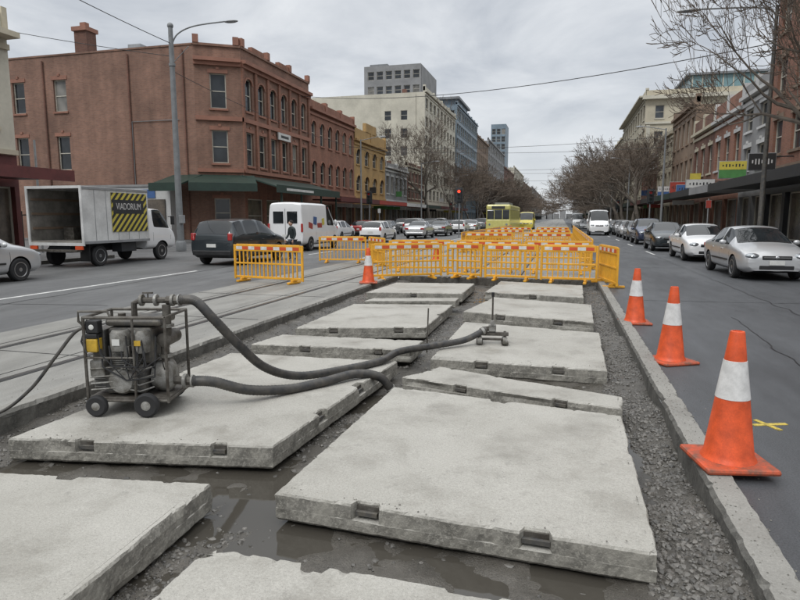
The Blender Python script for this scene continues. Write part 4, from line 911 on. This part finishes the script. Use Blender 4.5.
# ------------------------------------------------------------------ pedestrian
def skin_obj(name,nodes,edges,m_,sub=2):
    me=bpy.data.meshes.new(name); me.from_pydata([n[:3] for n in nodes],edges,[]); o=bpy.data.objects.new(name,me); COL.objects.link(o)
    sk=o.modifiers.new('s','SKIN')
    for i,n in enumerate(nodes):
        r=n[3]; me.skin_vertices[0].data[i].radius=(r,r) if not isinstance(r,tuple) else r
    me.skin_vertices[0].data[0].use_root=True
    ss=o.modifiers.new('ss','SUBSURF'); ss.levels=sub; ss.render_levels=sub; me.materials.append(m_); sk.use_smooth_shade=True
    return o
T=Thing('pedestrian',(-10.45,22.3,0),2.6,scale=.92)
N=[(0,0,.92,(.16,.11)),(0,0,1.05,(.15,.11)),(0,.02,1.25,(.18,.12)),(0,.04,1.40,(.13,.09)),(0,.06,1.49,.055),
 (.19,.03,1.37,.065),(.25,.04,1.12,.05),(.23,.18,.93,.036),(-.19,.03,1.37,.065),(-.25,.02,1.12,.05),(-.24,.12,.92,.036)]
T.kids.append(skin_obj('jacket',N,[(0,1),(1,2),(2,3),(3,4),(3,5),(5,6),(6,7),(3,8),(8,9),(9,10)],m_jacket))
N=[(0,0,.93,(.15,.11)),(.09,.02,.84,.09),(.10,.14,.48,.06),(.10,.06,.09,.042),(.10,.20,.05,.04),(-.09,0,.84,.09),(-.10,.0,.48,.06),(-.10,-.14,.11,.042),(-.10,-.01,.05,.04)]
T.kids.append(skin_obj('legs',N,[(0,1),(1,2),(2,3),(3,4),(0,5),(5,6),(6,7),(7,8)],m_pants))
for sx,hx,hy,hz in ((1,.23,.20,.90),(-1,-.24,.14,.89)):
    N=[(hx,hy,hz,.026),(hx,hy+.02,hz-.06,.03)]; E=[(0,1)]
    for f in range(4):
        i=len(N); yy=hy+.02+(f-1.5)*.018; N+=[(hx,yy,hz-.10,.009),(hx-sx*.006,yy,hz-.13-.004*f,.008),(hx-sx*.018,yy,hz-.152+.004*f,.007)]; E+=[(1,i),(i,i+1),(i+1,i+2)]
    i=len(N); N+=[(hx-sx*.01,hy+.06,hz-.06,.01),(hx-sx*.015,hy+.072,hz-.09,.008)]; E+=[(1,i),(i,i+1)]
    T.kids.append(skin_obj('hand',N,E,m_skin,1))
T.ell('head',m_skin,(0,.08,1.61),(.16,.19,.235)); T.ell('nose',m_skin,(0,.18,1.60),(.03,.04,.05)); T.ell('hair',m_hair,(0,.06,1.65),(.18,.2,.2))
for sx in (-1,1): T.ell('ears',m_skin,(sx*.082,.08,1.60),(.02,.04,.06)); T.ell('eyes',m_dark,(sx*.035,.170,1.625),(.022,.012,.014))
T.ell('mouth',m_maroon,(0,.168,1.555),(.05,.012,.012))
T.build()
# ------------------------------------------------------------------ world / light / camera
w=bpy.data.worlds.new("World"); sc.world=w; w.use_nodes=True; nt=w.node_tree; nt.nodes.clear()
out=nn(nt,'ShaderNodeOutputWorld'); sky=nn(nt,'ShaderNodeTexSky',sky_type='NISHITA'); sky.sun_disc=False; sky.sun_elevation=math.radians(48); sky.sun_rotation=math.radians(200)
b1=nn(nt,'ShaderNodeBackground'); b1.inputs[1].default_value=.1; nt.links.new(sky.outputs[0],b1.inputs[0])
tc=nn(nt,'ShaderNodeTexCoord'); sp=nn(nt,'ShaderNodeSeparateXYZ'); nt.links.new(tc.outputs['Generated'],sp.inputs[0])
za=nn(nt,'ShaderNodeMath',operation='MAXIMUM'); nt.links.new(sp.outputs[2],za.inputs[0]); za.inputs[1].default_value=0
zd=nn(nt,'ShaderNodeMath',operation='ADD'); nt.links.new(za.outputs[0],zd.inputs[0]); zd.inputs[1].default_value=.22
dx=nn(nt,'ShaderNodeMath',operation='DIVIDE'); nt.links.new(sp.outputs[0],dx.inputs[0]); nt.links.new(zd.outputs[0],dx.inputs[1])
dy=nn(nt,'ShaderNodeMath',operation='DIVIDE'); nt.links.new(sp.outputs[1],dy.inputs[0]); nt.links.new(zd.outputs[0],dy.inputs[1])
cv=nn(nt,'ShaderNodeCombineXYZ'); nt.links.new(dx.outputs[0],cv.inputs[0]); nt.links.new(dy.outputs[0],cv.inputs[1])
cl=ramp(nt,noi(nt,cv.outputs[0],1.6,7,.56,.35),.33,.65,(.46,.50,.56,1),(.83,.855,.885,1))
hz=ramp(nt,za.outputs[0],.0,.22); cl=mixc(nt,hz,(.78,.81,.84),cl)
zg=nn(nt,'ShaderNodeMath',operation='MULTIPLY_ADD'); nt.links.new(ramp(nt,za.outputs[0],.46,.9),zg.inputs[0]); zg.inputs[1].default_value=2.3; zg.inputs[2].default_value=1.0
cl2=mixc(nt,ramp(nt,za.outputs[0],.46,.9),cl,(.70,.71,.715))
b2=nn(nt,'ShaderNodeBackground'); nt.links.new(cl2,b2.inputs[0]); nt.links.new(zg.outputs[0],b2.inputs[1])
mx=nn(nt,'ShaderNodeMixShader'); mx.inputs[0].default_value=.93; nt.links.new(b1.outputs[0],mx.inputs[1]); nt.links.new(b2.outputs[0],mx.inputs[2]); nt.links.new(mx.outputs[0],out.inputs[0])
ld=bpy.data.lights.new('sun','SUN'); ld.energy=1.25; ld.angle=math.radians(16); ld.color=(1,.985,.96); lo=bpy.data.objects.new('sun',ld); COL.objects.link(lo); lo.rotation_euler=(math.radians(42),0,math.radians(-20))
cd=bpy.data.cameras.new('camera'); cd.lens=27; cd.sensor_width=36; cd.clip_end=6000; cd.clip_start=.05; co=bpy.data.objects.new('camera',cd); COL.objects.link(co)
co.location=(0,0,1.7); co.rotation_euler=(math.radians(90-7.8),0,math.radians(15)); sc.camera=co
